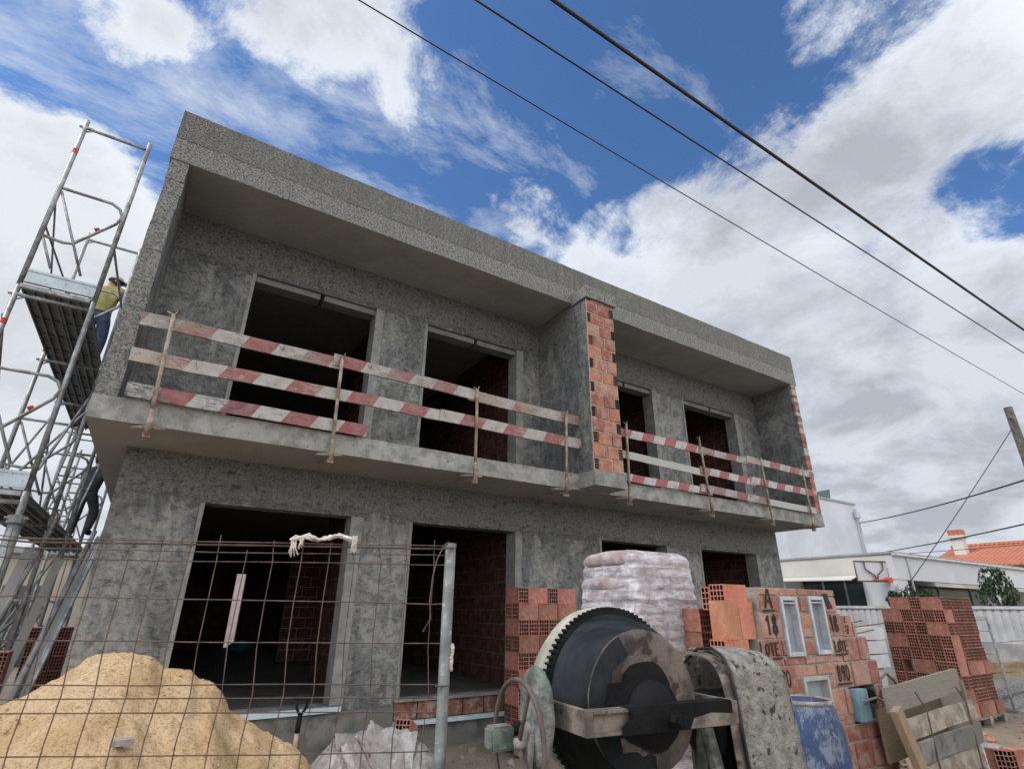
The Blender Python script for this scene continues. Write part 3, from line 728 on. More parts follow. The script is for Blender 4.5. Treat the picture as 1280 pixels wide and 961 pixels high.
# props and stacked bars leaning under the scaffold
for i, (x, y, x2, y2, z, r) in enumerate([(-1.05, 8.6, -.72, 9.3, 2.5, .03), (-.98, 9.0, -.62, 9.4, 2.55, .026), (-1.15, 9.4, -.85, 10.6, 2.5, .03), (-.9, 8.2, -.58, 8.8, 2.35, .022), (-1.5, 8.3, -1.1, 8.9, 2.6, .026), (-1.75, 8.6, -1.5, 9.0, 2.4, .024), (-1.22, 10.6, -.8, 11.2, 2.6, .03)]):
    tag(MB().tube([(x, y, .05), (x2, y2, z)], r, 7).build('steel_prop', M['galv'] if i % 2 else M['galv_dark']), 'grey steel prop leaning against the left side of the house under the scaffold', 'prop', 'steel props leaning under the scaffold')

# ------------------------------------------------------------------ neighbour on the far left
nb = thing('neighbour_house', 'low beige neighbouring building behind the scaffold on the left edge', 'house', (-4, 22, 0))
MB().box((-9, 21, 0), (-.9, 27, 2.9)).build('wall', M['beige'], nb)
MB().box((-9.2, 20.8, 2.9), (-.7, 27.2, 3.05)).build('roof', M['fascia_edge'], nb)
MB().box((-3.3, 20.97, 0), (-2.4, 20.995, 2.05)).build('door', M['glass_dark'], nb)
for i, (x, y, z) in enumerate([(-1.55, 9.6, 2.3), (-1.25, 10.1, 2.2), (-1.0, 10.6, 2.35)]):
    tag(MB().plank((x-.1, y, .1), (x+.12, y+.4, z), .11, .03, (1,0,0)).build('plank', M['plainboard']), 'pale plank standing upright among the scaffold legs', 'plank', 'planks standing among the scaffold legs')

# ------------------------------------------------------------------ hollow bricks
def hollow_mesh(name, L=.30, W=.15, H=.19, nc=4, nr=4, depth=.09):
    m = MB(); t = .009
    def edges(T, n):
        c = (T - t*(n+1))/n; e = [0]
        for i in range(n): e += [t + i*(c+t), t + i*(c+t) + c]
        return e + [T]
    ye = [v - W/2 for v in edges(W, nc)]; ze = edges(H, nr)
    for sx in (-1, 1):
        X = sx*L/2
        for i in range(len(ye)-1):
            for k in range(len(ze)-1):
                a, b, c, d = ye[i], ye[i+1], ze[k], ze[k+1]
                q = [(X, a, c), (X, b, c), (X, b, d), (X, a, d)]
                if i % 2 and k % 2:
                    xi = X - sx*depth; w = [(xi, *p[1:]) for p in q]
                    m.add(q+w, [(j, (j+1)%4, 4+(j+1)%4, 4+j) if sx < 0 else (j, 4+j, 4+(j+1)%4, (j+1)%4) for j in range(4)], 2)
                    m.add(w, [(0,1,2,3) if sx > 0 else (3,2,1,0)], 1)
                else: m.add(q, [(0,1,2,3) if sx > 0 else (3,2,1,0)], 0)
    A, B, Hh = L/2, W/2, H
    m.add([(-A,-B,0),(A,-B,0),(A,-B,Hh),(-A,-B,Hh)], [(0,1,2,3)]); m.add([(-A,B,0),(A,B,0),(A,B,Hh),(-A,B,Hh)], [(3,2,1,0)])
    m.add([(-A,-B,0),(A,-B,0),(A,B,0),(-A,B,0)], [(3,2,1,0)]); m.add([(-A,-B,Hh),(A,-B,Hh),(A,B,Hh),(-A,B,Hh)], [(0,1,2,3)])
    me = bpy.data.meshes.new(name); me.from_pydata([tuple(v) for v in m.v], [], m.f)
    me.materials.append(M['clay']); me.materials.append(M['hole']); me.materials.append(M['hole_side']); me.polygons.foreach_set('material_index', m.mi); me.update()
    return me
HB = hollow_mesh('hollow_brick')
HB2 = HB.copy(); HB2.materials[0] = M['bright_clay']
def brick(x, y, z, rz=0, me=HB, rx=0, ry=0, label='', group=None):
    o = bpy.data.objects.new('hollow_brick', me); COL.objects.link(o)
    o.location = (x, y, z); o.rotation_euler = (rx, ry, rz)
    return tag(o, label, 'brick', group)
def pallet(x0, y0, x1, y1, label, z=.0):
    t = thing('pallet', label, 'pallet', ((x0+x1)/2, (y0+y1)/2, z))
    m = MB()
    n = 7
    for i in range(n):
        a = x0 + (x1-x0)*i/n; m.box((a+.01, y0, z+.1), (a+(x1-x0)/n-.02, y1, z+.12))
    m.build('deck_boards', M['wood'], t)
    m = MB()
    for i in range(3):
        yy = y0 + (y1-y0-.1)*i/2
        for k in range(3):
            xx = x0+(x1-x0-.12)*k/2; m.box((xx, yy, z), (xx+.12, yy+.1, z+.098))
    m.build('block', M['wood'], t)
def stack(x0, y0, nx, ny, layers, z0, pats, label, group, pitch=.195, me=HB, top=None):
    """left face (x = x0) and front face (y = y0) of a brick pallet; nx, ny are widths in half-brick slots of 0.158 m"""
    sl = .158
    for L in range(layers):
        z = z0 + L*pitch; pat = pats[L % len(pats)]; y = y0; first = True; corner = .31
        skip = False
        for ch in pat:
            if skip and ch == 'e' and random.random() < .45: y += sl; skip = False; continue
            skip = ch == 's'
            jx = random.uniform(-.008, .008); jz = random.uniform(-.006, .006)
            if ch == 'e': brick(x0+.15+jx, y+sl/2, z, jz, me, label=label, group=group); w = sl; dp = .31
            else: brick(x0+.075+jx, y+sl, z, PI/2+jz, me, label=label, group=group); w = 2*sl; dp = .158
            if first: corner = dp; first = False
            y += w
        x = x0+corner+.005
        while x < x0+nx*sl-.05:
            j = random.uniform(-.008, .008)
            if pat[0] == 's' or L % 3: brick(x+sl/2, y0+.15+j, z, PI/2, me, label=label, group=group); x += sl
            else: brick(x+.155, y0+.078+j, z, 0, me, label=label, group=group); x += .315
pallet(10.86, 4.12, 12.05, 5.2, 'worn wooden pallet under the tall brick stack by the white boundary wall', .0)
stack(10.9, 4.15, 7, 6, 9, .12, ['eeeese'[:5], 'eeeeee', 'seeee', 'eesee', 'eeeeee', 'eeees', 'seees'[:4]+'e', 'eeees', 'sesee'[:4]],
      'hollow red brick in the tall pallet stack by the white boundary wall', 'bricks in the tall pallet stack', .190)
pallet(4.05, 6.16, 5.0, 6.8, 'wooden pallet under the brick stack against the house wall', .02)
for L in range(9):
    z = .14 + L*.19 - .004; lab = 'hollow red brick in the stack against the house wall between two doorways'; grp = 'bricks stacked against the house wall'
    if L == 8:
        for x, q in ((4.13, PI/2), (4.36, 0), (4.60, PI/2), (4.83, 0)): brick(x, 6.32 if q else 6.25, z, q+random.uniform(-.04, .04), label='hollow red brick in the top course of the stack against the house wall', group='top bricks of the stack against the house wall')
        continue
    if L % 2 == 0:
        for i in range(6): brick(4.13+i*.158, 6.32+random.uniform(-.01, .01), z, PI/2, label=lab, group=grp)
    else:
        for i in range(3): brick(4.21+i*.312, 6.25+random.uniform(-.008, .008), z, 0, label=lab, group=grp)
        for i in range(3): brick(4.21+i*.312, 6.42, z, 0, label=lab, group=grp)
# orange bricks left of the meter wall
OL = 'new orange brick stood on end beside the meter wall'; OG = 'orange bricks stood on end by the meter wall'
for x in (4.11, 4.305): brick(x, 3.215, 1.375+.15, 0, HB2, ry=PI/2, label=OL, group=OG)
brick(4.29, 3.215, 1.655-.04, 0, HB2, label='orange hollow brick lying across the upright bricks, its holed end at the left')
brick(4.37, 3.38, 1.60, .1, HB2, label='orange hollow brick beside the letter A, at the top of the pile')
for i, x in enumerate((4.22,)): brick(x, 3.215, 1.183, 0, HB2, label='orange hollow brick directly under the upright bricks, holed end at the left')
for k in range(6):
    for x in (4.14, 4.30, 4.46): brick(x, 3.30, .985-k*.195, PI/2, label='red hollow brick low in the pile left of the meter wall', group='bricks in the pile left of the meter wall')
for k in range(6):
    brick(4.27, 3.62, 1.42-k*.195, PI/2, label='red hollow brick in the row behind the orange bricks', group='bricks behind the orange bricks')
# loose bricks
brick(2.45, 5.75, .36, .9, ry=.35, label='loose brick leaning on the threshold beside the white sacks')
brick(2.62, 5.7, .08, .3, rx=.2, label='loose brick on the ground right of the white sacks')
brick(2.38, 5.9, .12, 1.5, label='loose brick under the leaning one beside the white sacks')

# ------------------------------------------------------------------ meter wall with the painted lot letters
MW = thing('meter_wall', 'low stepped brick wall with two white meter niches and black painted lot letters', 'wall', (5.2, 3.2, 0))
YW = 3.1; ch = .2115; ztop = 1.795
rects = []
rowx = [(4.53, 5.755), (4.50, 5.80), (4.45, 6.20), (4.40, 6.30)] + [(4.40, 6.30)]*5
for r, (a, b) in enumerate(rowx):
    z1 = ztop - r*ch; z0 = max(z1-ch, 0)
    xs = [a]; x = a + (.2 if r % 2 else .31)
    while x < b-.08: xs.append(x); x += random.choice((.29, .31, .31))
    xs.append(b)
    for i in range(len(xs)-1): rects.append((xs[i], z0, xs[i+1], z1))
niches = [(4.822, 1.232, 5.075, 1.72), (5.265, 1.236, 5.52, 1.73), (4.965, .70, 5.36, 1.068), (5.69, .655, 6.16, .95)]
for h in niches: rects = [q for q in subtract(rects, h)]
m = MB(); masonry(m, rects, lambda u, z, d: (u, YW-d, z), 3, .006, .03)
m.build('brickwork', [M['pink_a'], M['pink_b'], M['clay_c']], MW)
core = []
for r, (a, b) in enumerate(rowx): core.append((a+.006, max(ztop-(r+1)*ch, 0), b-.006, ztop-r*ch - (.006 if r == 0 else 0)))
for h in niches: core = subtract(core, h)
m = MB()
for x0, z0, x1, z1 in core: m.box((x0, YW+.001, z0), (x1, YW+.16, z1))
m.build('mortar_core', M['mortar_wall'], MW)
MB().box((4.55, YW+.162, 0), (6.28, YW+.19, 1.15)).build('backing', M['clay_b'], MW)
# open brick ends down the right return of the wall
m = MB()
for r in range(3, 8):
    z = ztop-(r+1)*ch
    for k in range(3):
        for j in range(3): m.box((6.302, YW+.012+j*.05, z+.018+k*.062), (6.306, YW+.045+j*.05, z+.06+k*.062))
m.build('brick_holes', M['hole'], MW)
m = MB()
for sx in (6.0,): m.box((6.0, YW-.002, 1.378), (6.04, YW+.15, 1.5)).box((5.81, YW-.002, 1.378), (5.98, YW+.15, 1.56))
m.build('broken_brick', M['clay_c'], MW)
for (x0, z0, x1, z1), big in zip(niches[:3], (1, 1, 0)):
    f = .034; mm = MB()
    mm.box((x0, YW-.03, z0), (x0+f, YW+.1, z1)).box((x1-f, YW-.03, z0), (x1, YW+.1, z1)).box((x0+f, YW-.03, z1-f), (x1-f, YW+.1, z1)).box((x0+f, YW-.03, z0), (x1-f, YW+.1, z0+f))
    if big: mm.box((x0+f, YW-.028, z1-.062), (x1-f, YW-.01, z1-.05))
    fr = mm.build('meter_niche', M['whitepl'] if big else M['boundary_base'], MW, bevel=.003)
    MB().box((x0+f, YW+.03, z0+f), (x1-f, YW+.05, z1-f)).build('niche_door', M['greypane'], fr)
    if not big: MB().box((x0+.16, YW+.02, .86), (x0+.24, YW+.03, .872)).build('slot', M['black'], fr)
# meter recess with pale blue box
x0, z0, x1, z1 = niches[3]
MB().box((x0, YW+.10, z0), (x1, YW+.12, z1)).build('recess_back', M['dark'], MW)
bx = MB().box((5.70, YW-.06, .675), (5.90, YW+.09, .935)).build('meter_box', M['cyan'], MW, bevel=.006)
MB().tube([(5.80, YW-.075, .84), (5.80, YW-.06, .84)], .022, 12).build('lock', M['galv'], bx)
MB().tube([(5.80, YW-.07, .84), (5.95, YW-.1, .86), (6.05, YW-.09, .83), (6.3, YW-.08, .80)], .012, 6).build('pipe', M['rustpost'], MW)
m = MB().tube([(6.02, YW-.04, .86), (6.02, YW+.08, .86)], .06, 14); m.build('gauge', M['gear'], MW)
# painted letters
GL = {'A': [[(0,0),(.45,1),(.62,1),(.95,0)], [(.2,.38),(.8,.4)]], '1': [[(.1,.78),(.45,1),(.5,0)]],
      '8': [[(.5,.55),(.2,.68),(.2,.9),(.5,1),(.8,.9),(.78,.68),(.5,.55),(.15,.38),(.15,.12),(.5,0),(.87,.12),(.85,.38),(.5,.55)]],
      'L': [[(.1,1),(.12,.1),(.85,.05)]], 'O': [[(.5,.95),(.15,.8),(.1,.25),(.45,0),(.8,.2),(.85,.75),(.5,.95)]],
      'T': [[(0,.95),(.95,1)], [(.5,.97),(.5,0)]], 'E': [[(.85,1),(.12,.95),(.12,.03),(.85,0)], [(.12,.5),(.7,.52)]],
      '9': [[(.85,.9),(.5,1),(.18,.82),(.25,.58),(.55,.52),(.82,.66),(.85,.95),(.75,.3),(.4,0)]], '0': [[(.5,1),(.15,.8),(.1,.2),(.5,0),(.88,.2),(.88,.8),(.5,1)]],
      '7': [[(.05,.95),(.9,1),(.4,0)], [(.2,.5),(.8,.5)]], '_': [[(0,0),(1,.04)]]}
def word(txt, x, z, w, h, th, name, label=None, gap=.25):
    m = MB(); cw = w/(len(txt)+gap*(len(txt)-1))
    for i, c in enumerate(txt):
        ox = x + i*cw*(1+gap)
        for st in GL[c]:
            pts = [Vector((ox+a*cw, YW-.0165, z+b*h)) for a, b in st]
            for a, b in zip(pts, pts[1:]):
                d = b-a; n = Vector((-d.z, 0, d.x)).normalized()*th/2; e = d.normalized()*th*.35
                tk = random.uniform(.8, 1.25)
                m.prism([a-e-n*tk, b+e-n, b+e+n, a-e+n*tk], (0, -.004-random.random()*.003, 0))
    o = m.build(name, M['black'], MW)
    if label: o['label'] = label
word('A', 4.60, 1.625, .10, .145, .015, 'letter', 'black painted letter A'); word('_', 4.57, 1.60, .15, .01, .014, 'underline')
word('18', 4.575, 1.415, .15, .14, .016, 'number', 'black painted 18 under the letter A')
word('LOTE', 4.44, 1.25, .26, .095, .011, 'lettering', 'black painted word LOTE, left of the niches'); word('_', 4.60, 1.225, .12, .01, .013, 'underline')
word('890', 4.60, 1.01, .19, .12, .012, 'number', 'black painted 890, left of the lower niche')
m = MB().prism([(5.535, YW-.017, 1.755), (5.60, YW-.017, 1.757), (5.665, YW-.017, 1.625), (5.575, YW-.017, 1.62)], (0, -.005, 0)); m.build('painted_block', M['black'], MW)['label'] = 'letter painted over as a solid black block'
word('18', 5.575, 1.425, .125, .135, .013, 'number', 'black painted 18 right of the niches')
word('LOTE', 5.575, 1.25, .215, .09, .009, 'lettering', 'black painted word LOTE, right of the niches'); word('_', 5.58, 1.226, .19, .01, .015, 'underline')
word('890', 5.53, 1.01, .20, .125, .011, 'number', 'black painted 890, right of the lower niche'); word('_', 5.52, .985, .22, .01, .014, 'underline')
word('E', 5.83, 1.50, .03, .045, .008, 'letter', 'small black E on the broken brick'); word('7', 5.83, 1.40, .05, .07, .011, 'number', 'small black 7 under the E')
m = MB()
for z, xa, xb in ((1.50, 5.8, 6.5), (1.475, 5.95, 7.0), (1.41, 6.0, 6.7)): m.tube([(xa, YW+.05, z-.03), (xb, YW+.15, z+.01)], .006, 5)
m.build('starter_bars', M['rust'], MW)

# ------------------------------------------------------------------ blue barrel
br = thing('blue_barrel', 'blue plastic barrel splashed with cement in front of the meter wall', 'barrel', (4.42, 2.78, 0))
C0 = (4.42, 2.78, 0)
MB().lathe([(.22, .01), (.25, .04), (.265, .3), (.262, .55), (.25, .78), (.215, .93), (.20, .975), (.19, .975), (.185, .9), (.19, .7)], C0, (0,0,1), 36).build('body', M['blue'], br, smooth=True)
MB().lathe([(.205, .955), (.212, .96), (.212, .985), (.19, .985), (.19, .955)], C0, (0,0,1), 36).build('rim', M['cement_crust'], br, smooth=True)
displace(MB().lathe([(.186, .94), (.1, .93), (0, .925)], C0, (0,0,1), 36), .006, 9).build('mortar_inside', M['cement_crust'], br, smooth=True)

# ------------------------------------------------------------------ bagged cement pallet under film
BP = thing('cement_bag_pallet', 'tall pallet of cement bags wrapped in whitish stretch film behind the mixer', 'pallet of bags', (4.05, 4.05, 0))
m = MB()
for i in range(6): m.box((3.6+i*.155, 3.66, .1), (3.73+i*.155, 4.46, .125))
for x in (3.6, 4.0, 4.42): m.box((x, 3.68, 0), (x+.1, 4.44, .1))
m.build('pallet_base', M['wood'], BP)
def pillow(cx, cy, cz, sx, sy, sz, seed, n=10):
    m = MB(); nu, nv = 24, 8
    def sgn(v, p): return math.copysign(abs(v)**p, v)
    for j in range(nv+1):
        t = -PI/2 + PI*j/nv
        for i in range(nu):
            a = 2*PI*i/nu
            x = sgn(math.cos(t), .3)*sgn(math.cos(a), .25)*sx/2; y = sgn(math.cos(t), .3)*sgn(math.sin(a), .25)*sy/2; z = sgn(math.sin(t), .7)*sz/2
            v = Vector((cx+x, cy+y, cz+z)); v += noise.noise_vector(v*6+Vector((seed, 0, 0)))*.012
            m.v.append(v)
    for j in range(nv):
        for i in range(nu): m.f.append([j*nu+i, j*nu+(i+1)%nu, (j+1)*nu+(i+1)%nu, (j+1)*nu+i]); m.mi.append(0)
    return m
LH = .108; NL = 18
for L in range(NL):
    z = .14+LH*(L+.5); sh = .07*(L/NL)**2.5 + (.03 if L == NL-1 else 0)
    if L < 6 : 
        if L % 2: continue
    if L % 2 == 0:
        for yy in (3.66, 4.06): pillow(4.05, yy+.2, z, .86-2*sh, .40-sh, LH*1.2, L*3+yy).build('bag', M['bag'], BP, smooth=True)
    else:
        for xx in (3.6, 3.9, 4.2): pillow(xx*.96+.162+.15, 4.06, z, .295, .77-2*sh, LH*1.2, L*5+xx).build('bag', M['bag'], BP, smooth=True)
m = MB(); nu, nz = 96, 110
for j in range(nz+1):
    f = j/nz; z = .15 + f*1.955
    zz = (z-.14)/LH; groove = abs(math.sin(PI*zz))**.8*.016
    topr = (1.02 - .15*f**2.5) if f < .94 else .892*(math.sqrt(max(0, 1-((f-.94)/.062)**2))*.25+.75)
    for i in range(nu):
        a = 2*PI*i/nu; c, s_ = math.cos(a), math.sin(a)
        ex = .14
        cr = 1-.035*abs(math.sin(2*a))**6
        x = math.copysign(abs(c)**ex, c)*(.452+groove)*cr; y = math.copysign(abs(s_)**ex, s_)*(.402+groove)*cr
        v = Vector((4.05+x*topr, 4.06+y*topr, z))
        nn = noise.noise_vector(Vector((v.x*5, v.y*5, v.z*16)))*.016 + noise.noise_vector(v*4)*.012 + noise.noise_vector(v*14)*.006
        fold = noise.noise(Vector((v.x*3+v.z*2, v.y*3, v.z*20)))
        m.v.append(v + nn + Vector((x, y, 0))*fold*.018)
for j in range(nz):
    for i in range(nu): m.f.append([j*nu+i, j*nu+(i+1)%nu, (j+1)*nu+(i+1)%nu, (j+1)*nu+i]); m.mi.append(0)
m.f.append([nz*nu+i for i in range(nu)]); m.mi.append(0)
m.build('stretch_film', M['film'], BP, smooth=True)

# ------------------------------------------------------------------ concrete mixer (own axes: x along the yoke bar, y away from the viewer)
def cam_pt(l, h): return Vector((.536*h + .8442*l, .8442*h - .536*l))
oc = cam_pt(.485, 2.175)
MX = thing('concrete_mixer', 'old tilting-drum concrete mixer caked in cement with a black toothed ring', 'concrete mixer', (oc.x, oc.y, 0), rz=R(-7.4))
def mb_build(m, name, mat, parent=MX, **kw): return m.build(name, mat, parent, local=True, **kw)
DC = (0, 0, 1.30)
# bottom disc faces -y
m = MB().lathe([(0, -.004), (.06, -.004), (.15, 0), (.215, .004), (.230, .012), (.232, .03)], DC, (0,1,0), 64); displace(m, .004, 9)
disc = mb_build(m, 'drum_bottom', M['drumtan'], smooth=True)
m = MB()
poly = []
random.seed(3)
for i in range(28):
    a = 2*PI*i/28; rr = .135 + noise.noise(Vector((math.cos(a)*1.2, math.sin(a)*1.2, 5)))*.05
    if math.cos(a) < -.3 and abs(math.sin(a)) < .6: rr += .055
    poly.append((-.0 + math.cos(a)*rr, -.012, 1.30-.015+math.sin(a)*rr))
m.prism(poly, (0, .010, 0)); mb_build(m, 'grease_patch', M['grease'], disc)
m = MB(); poly = []
for i in range(19):      # black run-off down the left edge of the bottom plate
    a = R(115 + 9*i); poly.append((math.cos(a)*.2305, -.0065+.012, 1.30+math.sin(a)*.2305))
for i in range(18, -1, -1):
    a = R(115 + 9*i); rr = .165 + noise.noise(Vector((i*.5, 2, 2)))*.06; poly.append((math.cos(a)*rr, -.0065, 1.30+math.sin(a)*rr))
k = len(poly)//2
for i in range(k-1): m.prism([poly[i], poly[i+1], poly[2*k-2-i], poly[2*k-1-i]], (0, .008, 0))
mb_build(m, 'soot_streak', M['drumblack'], disc)
m = MB().lathe([(.0, -.045), (.05, -.045), (.09, -.025), (.105, -.004)], (.01, -.01, 1.265), (0,1,0), 32); mb_build(m, 'bearing_hub', M['grease'], disc, smooth=True)
m = MB().lathe([(.233, .02), (.262, .09), (.278, .17), (.283, .19)], DC, (0,1,0), 80); displace(m, .003, 7)
drum = mb_build(m, 'drum_shell', M['drumblack'], smooth=True)
# gear ring
m = MB(); n = 84
m.lathe([(.272, .185), (.292, .185), (.292, .225), (.272, .225)], DC, (0,1,0), n)
for i in range(n):
    a = 2*PI*i/n; c, s_ = math.cos(a), math.sin(a); w = .0062
    q = []
    for rr, ww in ((.289, w), (.307, w*.6)):
        for sg in (-1, 1):
            for y in (.188, .222): q.append((c*rr - s_*sg*ww, y, 1.30 + s_*rr + c*sg*ww))
    m.add(q, [(0,1,3,2), (4,6,7,5), (0,4,5,1), (2,3,7,6), (0,2,6,4), (1,5,7,3)])
mb_build(m, 'gear_ring', M['gear'])
m = MB().lathe([(.285, .228), (.303, .245), (.309, .26), (.301, .275), (.305, .29), (.296, .31), (.26, .39), (.20, .47), (.16, .55), (.165, .555), (.15, .55), (.19, .45)], DC, (0,1,0), 64); displace(m, .003, 6)
mb_build(m, 'drum_cone', M['cream'], smooth=True)
# yoke: channel bar with two arms
m = MB()
m.box((-.283, -.075, 1.228), (.30, -.045, 1.300)); m.box((-.283, -.095, 1.290), (.30, -.076, 1.300)); m.box((-.283, -.095, 1.228), (.30, -.076, 1.238))
displace(m, .002, 12)
bar = mb_build(m, 'yoke_bar', M['yoke'], bevel=.002)
m = MB().prism([(-.175, -.0985, 1.226), (.299, -.0985, 1.226), (.299, -.0985, 1.302), (-.15, -.0985, 1.302), (-.135, -.0985, 1.275), (-.18, -.0985, 1.25)], (0, .003, 0)).box((-.15, -.096, 1.3005), (.299, -.045, 1.3035)); mb_build(m, 'grease_coat', M['grease'], bar)
m = MB().prism([(.10, -.0995, 1.228), (.299, -.0995, 1.228), (.299, -.0995, 1.262), (.2, -.0995, 1.27), (.12, -.0995, 1.258)], (0, .0008, 0)); mb_build(m, 'cement_crust', M['yoke'], bar)
m = MB().tube([(.03, -.13, 1.255), (.03, -.095, 1.255)], .022, 6); m.tube([(.03, -.145, 1.255), (.03, -.12, 1.255)], .013, 8); mb_build(m, 'bolt', M['grease'], bar)
m = MB().box((-.313, -.095, 1.228), (-.284, .28, 1.300)); mb_build(m, 'yoke_arm', M['yoke'], bevel=.002)
m = MB().box((.301, -.095, 1.228), (.33, .28, 1.300)); mb_build(m, 'yoke_arm', M['yoke'], bevel=.002)
# left pinion case, hand wheel and its bracket
m = MB().lathe([(0, -.03), (.09, -.03), (.122, -.018), (.13, 0), (.122, .018), (.09, .03), (0, .03)], (-.385, .10, 1.285), (1,0,0), 40)
for i, v in enumerate(m.v): m.v[i] = Vector((v.x, .10+(v.y-.10)*.78, 1.285+(v.z-1.285)*1.0 + (0 if v.z > 1.285 else (v.z-1.285)*.35)))
displace(m, .006, 14)
mb_build(m, 'pinion_case', M['greencrust'], smooth=True)
m = MB(); pts = [(-.455, .10+math.cos(2*PI*i/48)*.185, 1.19+math.sin(2*PI*i/48)*.185) for i in range(49)]
m.tube(pts, .0085, 8, caps=False); mb_build(m, 'hand_wheel', M['rustframe'], smooth=True)
wheel = bpy.data.objects['hand_wheel']
for i in range(3):
    a = PI/2+2*PI*i/3+.5; mb_build(MB().tube([(-.45, .10, 1.19), (-.455, .10+math.cos(a)*.18, 1.19+math.sin(a)*.18)], .007, 6), 'spoke', M['rustframe'], wheel)
m = MB()
pl = [(-.43, .10+math.cos(a)*.05, 1.20+math.sin(a)*.05) for a in [PI*k/8 for k in range(9)]] + [(-.43, .075, 1.09), (-.43, .125, 1.09)]
m.prism(pl, (.014, 0, 0)); mb_build(m, 'hub_plate', M['cement_crust'], bevel=.003)
m = MB().tube([(-.465, .10, 1.19), (-.40, .10, 1.19)], .017, 12); mb_build(m, 'wheel_hub', M['cement_crust'], smooth=True)
m = MB().box((-.535, .13, 1.165), (-.45, .20, 1.235)); displace(m, .004, 9); mb_build(m, 'bracket', M['greencrust'], bevel=.008)
m = MB().tube([(-.50, .17, 1.2), (-.31, .17, 1.25)], .02, 8); mb_build(m, 'axle', M['gear'])
# stand
m = MB()
m.tube([(-.36, .14, 1.2), (-.37, -.02, .55), (-.38, -.28, .02)], .026, 8); mb_build(m, 'leg', M['greencrust'])
m = MB().tube([(-.36, .14, 1.2), (-.37, .3, .55), (-.38, .52, .02)], .026, 8); mb_build(m, 'leg', M['greencrust'])
m = MB().tube([(.38, .14, 1.2), (.40, -.02, .55), (.42, -.28, .02)], .026, 8); mb_build(m, 'leg', M['greencrust'])
m = MB().tube([(.38, .14, 1.2), (.40, .3, .55), (.42, .52, .02)], .026, 8); mb_build(m, 'leg', M['greencrust'])
m = MB().tube([(-.38, -.22, .2), (.42, -.22, .2)], .02, 8).tube([(-.38, .45, .2), (.42, .45, .2)], .02, 8); mb_build(m, 'cross_tube', M['greencrust'])
for x in (-.44, .48):
    m = MB().lathe([(.05, -.03), (.15, -.035), (.17, -.02), (.17, .02), (.15, .035), (.05, .03)], (x, .5, .17), (1,0,0), 28); mb_build(m, 'wheel', M['gear'], smooth=True)
# motor hood: folded sheet, open towards the drum
prof = [(.26, 1.448), (.22, 1.452), (.18, 1.454), (.12, 1.450), (.07, 1.43), (.035, 1.375), (.018, 1.28), (.006, 1.12), (-.01, .95), (-.02, .80)]
def sheet(prof, xs, name, mat, thick, parent=MX, bulge=.0):
    m = MB(); n = len(prof); fine = []
    for i in range(n-1):
        for k in range(5):
            t = k/5; fine.append((prof[i][0]*(1-t)+prof[i+1][0]*t, prof[i][1]*(1-t)+prof[i+1][1]*t))
    fine.append(prof[-1])
    for _ in range(4): fine = [fine[0]] + [((fine[i-1][0]+fine[i][0]*2+fine[i+1][0])/4, (fine[i-1][1]+fine[i][1]*2+fine[i+1][1])/4) for i in range(1, len(fine)-1)] + [fine[-1]]
    cy = .2; cz = 1.1
    for side in (0, 1):
        for x, sc in xs:
            for y, z in fine:
                k = sc - side*thick/.3
                m.v.append(Vector((x, cy+(y-cy)*k, cz+(z-cz)*k)))
    nf = len(fine); nx = len(xs); tot = nf*nx
    for side in (0, 1):
        for j in range(nx-1):
            for i in range(nf-1):
                q = [side*tot+j*nf+i, side*tot+j*nf+i+1, side*tot+(j+1)*nf+i+1, side*tot+(j+1)*nf+i]; m.f.append(q if side == 0 else q[::-1]); m.mi.append(0)
    for i in range(nf-1):
        m.f.append([i, tot+i, tot+i+1, i+1]); m.mi.append(0)
        e = (nx-1)*nf; m.f.append([e+i, e+i+1, tot+e+i+1, tot+e+i]); m.mi.append(0)
    displace(m, .004, 10)
    return mb_build(m, name, mat, parent, smooth=False)
hood = sheet(prof, [(.445, .985), (.455, 1.0), (.51, 1.0), (.59, 1.0), (.66, .99), (.72, .96), (.76, .90)], 'motor_hood', M['hood'], .006)
for p in hood.data.polygons: p.use_smooth = True
m = MB().prism([(.76, .2+(y-.2)*.9, 1.1+(z-1.1)*.9) for y, z in prof] + [(.76, .28, .85)], (.004, 0, 0)); mb_build(m, 'end_panel', M['hood'], hood)
m = MB(); m.tube([(.443, cy_, cz_) for cy_, cz_ in [(.30, 1.382), (.20, 1.448), (.12, 1.455), (.07, 1.433), (.033, 1.377), (.016, 1.28), (.004, 1.12), (-.012, .95)]], .006, 6); mb_build(m, 'edge_trim', M['black'], hood, smooth=True)
m = MB().box((.46, .08, .95), (.68, .34, 1.28)); mb_build(m, 'motor', M['drumblack'], bevel=.02)
m = MB().lathe([(0, 0), (.11, 0), (.12, .01), (.12, .03), (.11, .04), (0, .04)], (.415, .2, 1.17), (1,0,0), 28); mb_build(m, 'belt_pulley', M['gear'], smooth=True)
sheet(prof, [(.405, .93), (.43, .94), (.47, .95)], 'inner_flange', M['yoke'], .005)
m = MB().box((.455, .30, .84), (.74, .31, 1.43)); mb_build(m, 'back_panel', M['hood'], hood)
m = MB().tube([(.33, .16, 1.265), (.46, .16, 1.2)], .022, 8); mb_build(m, 'axle', M['gear'])

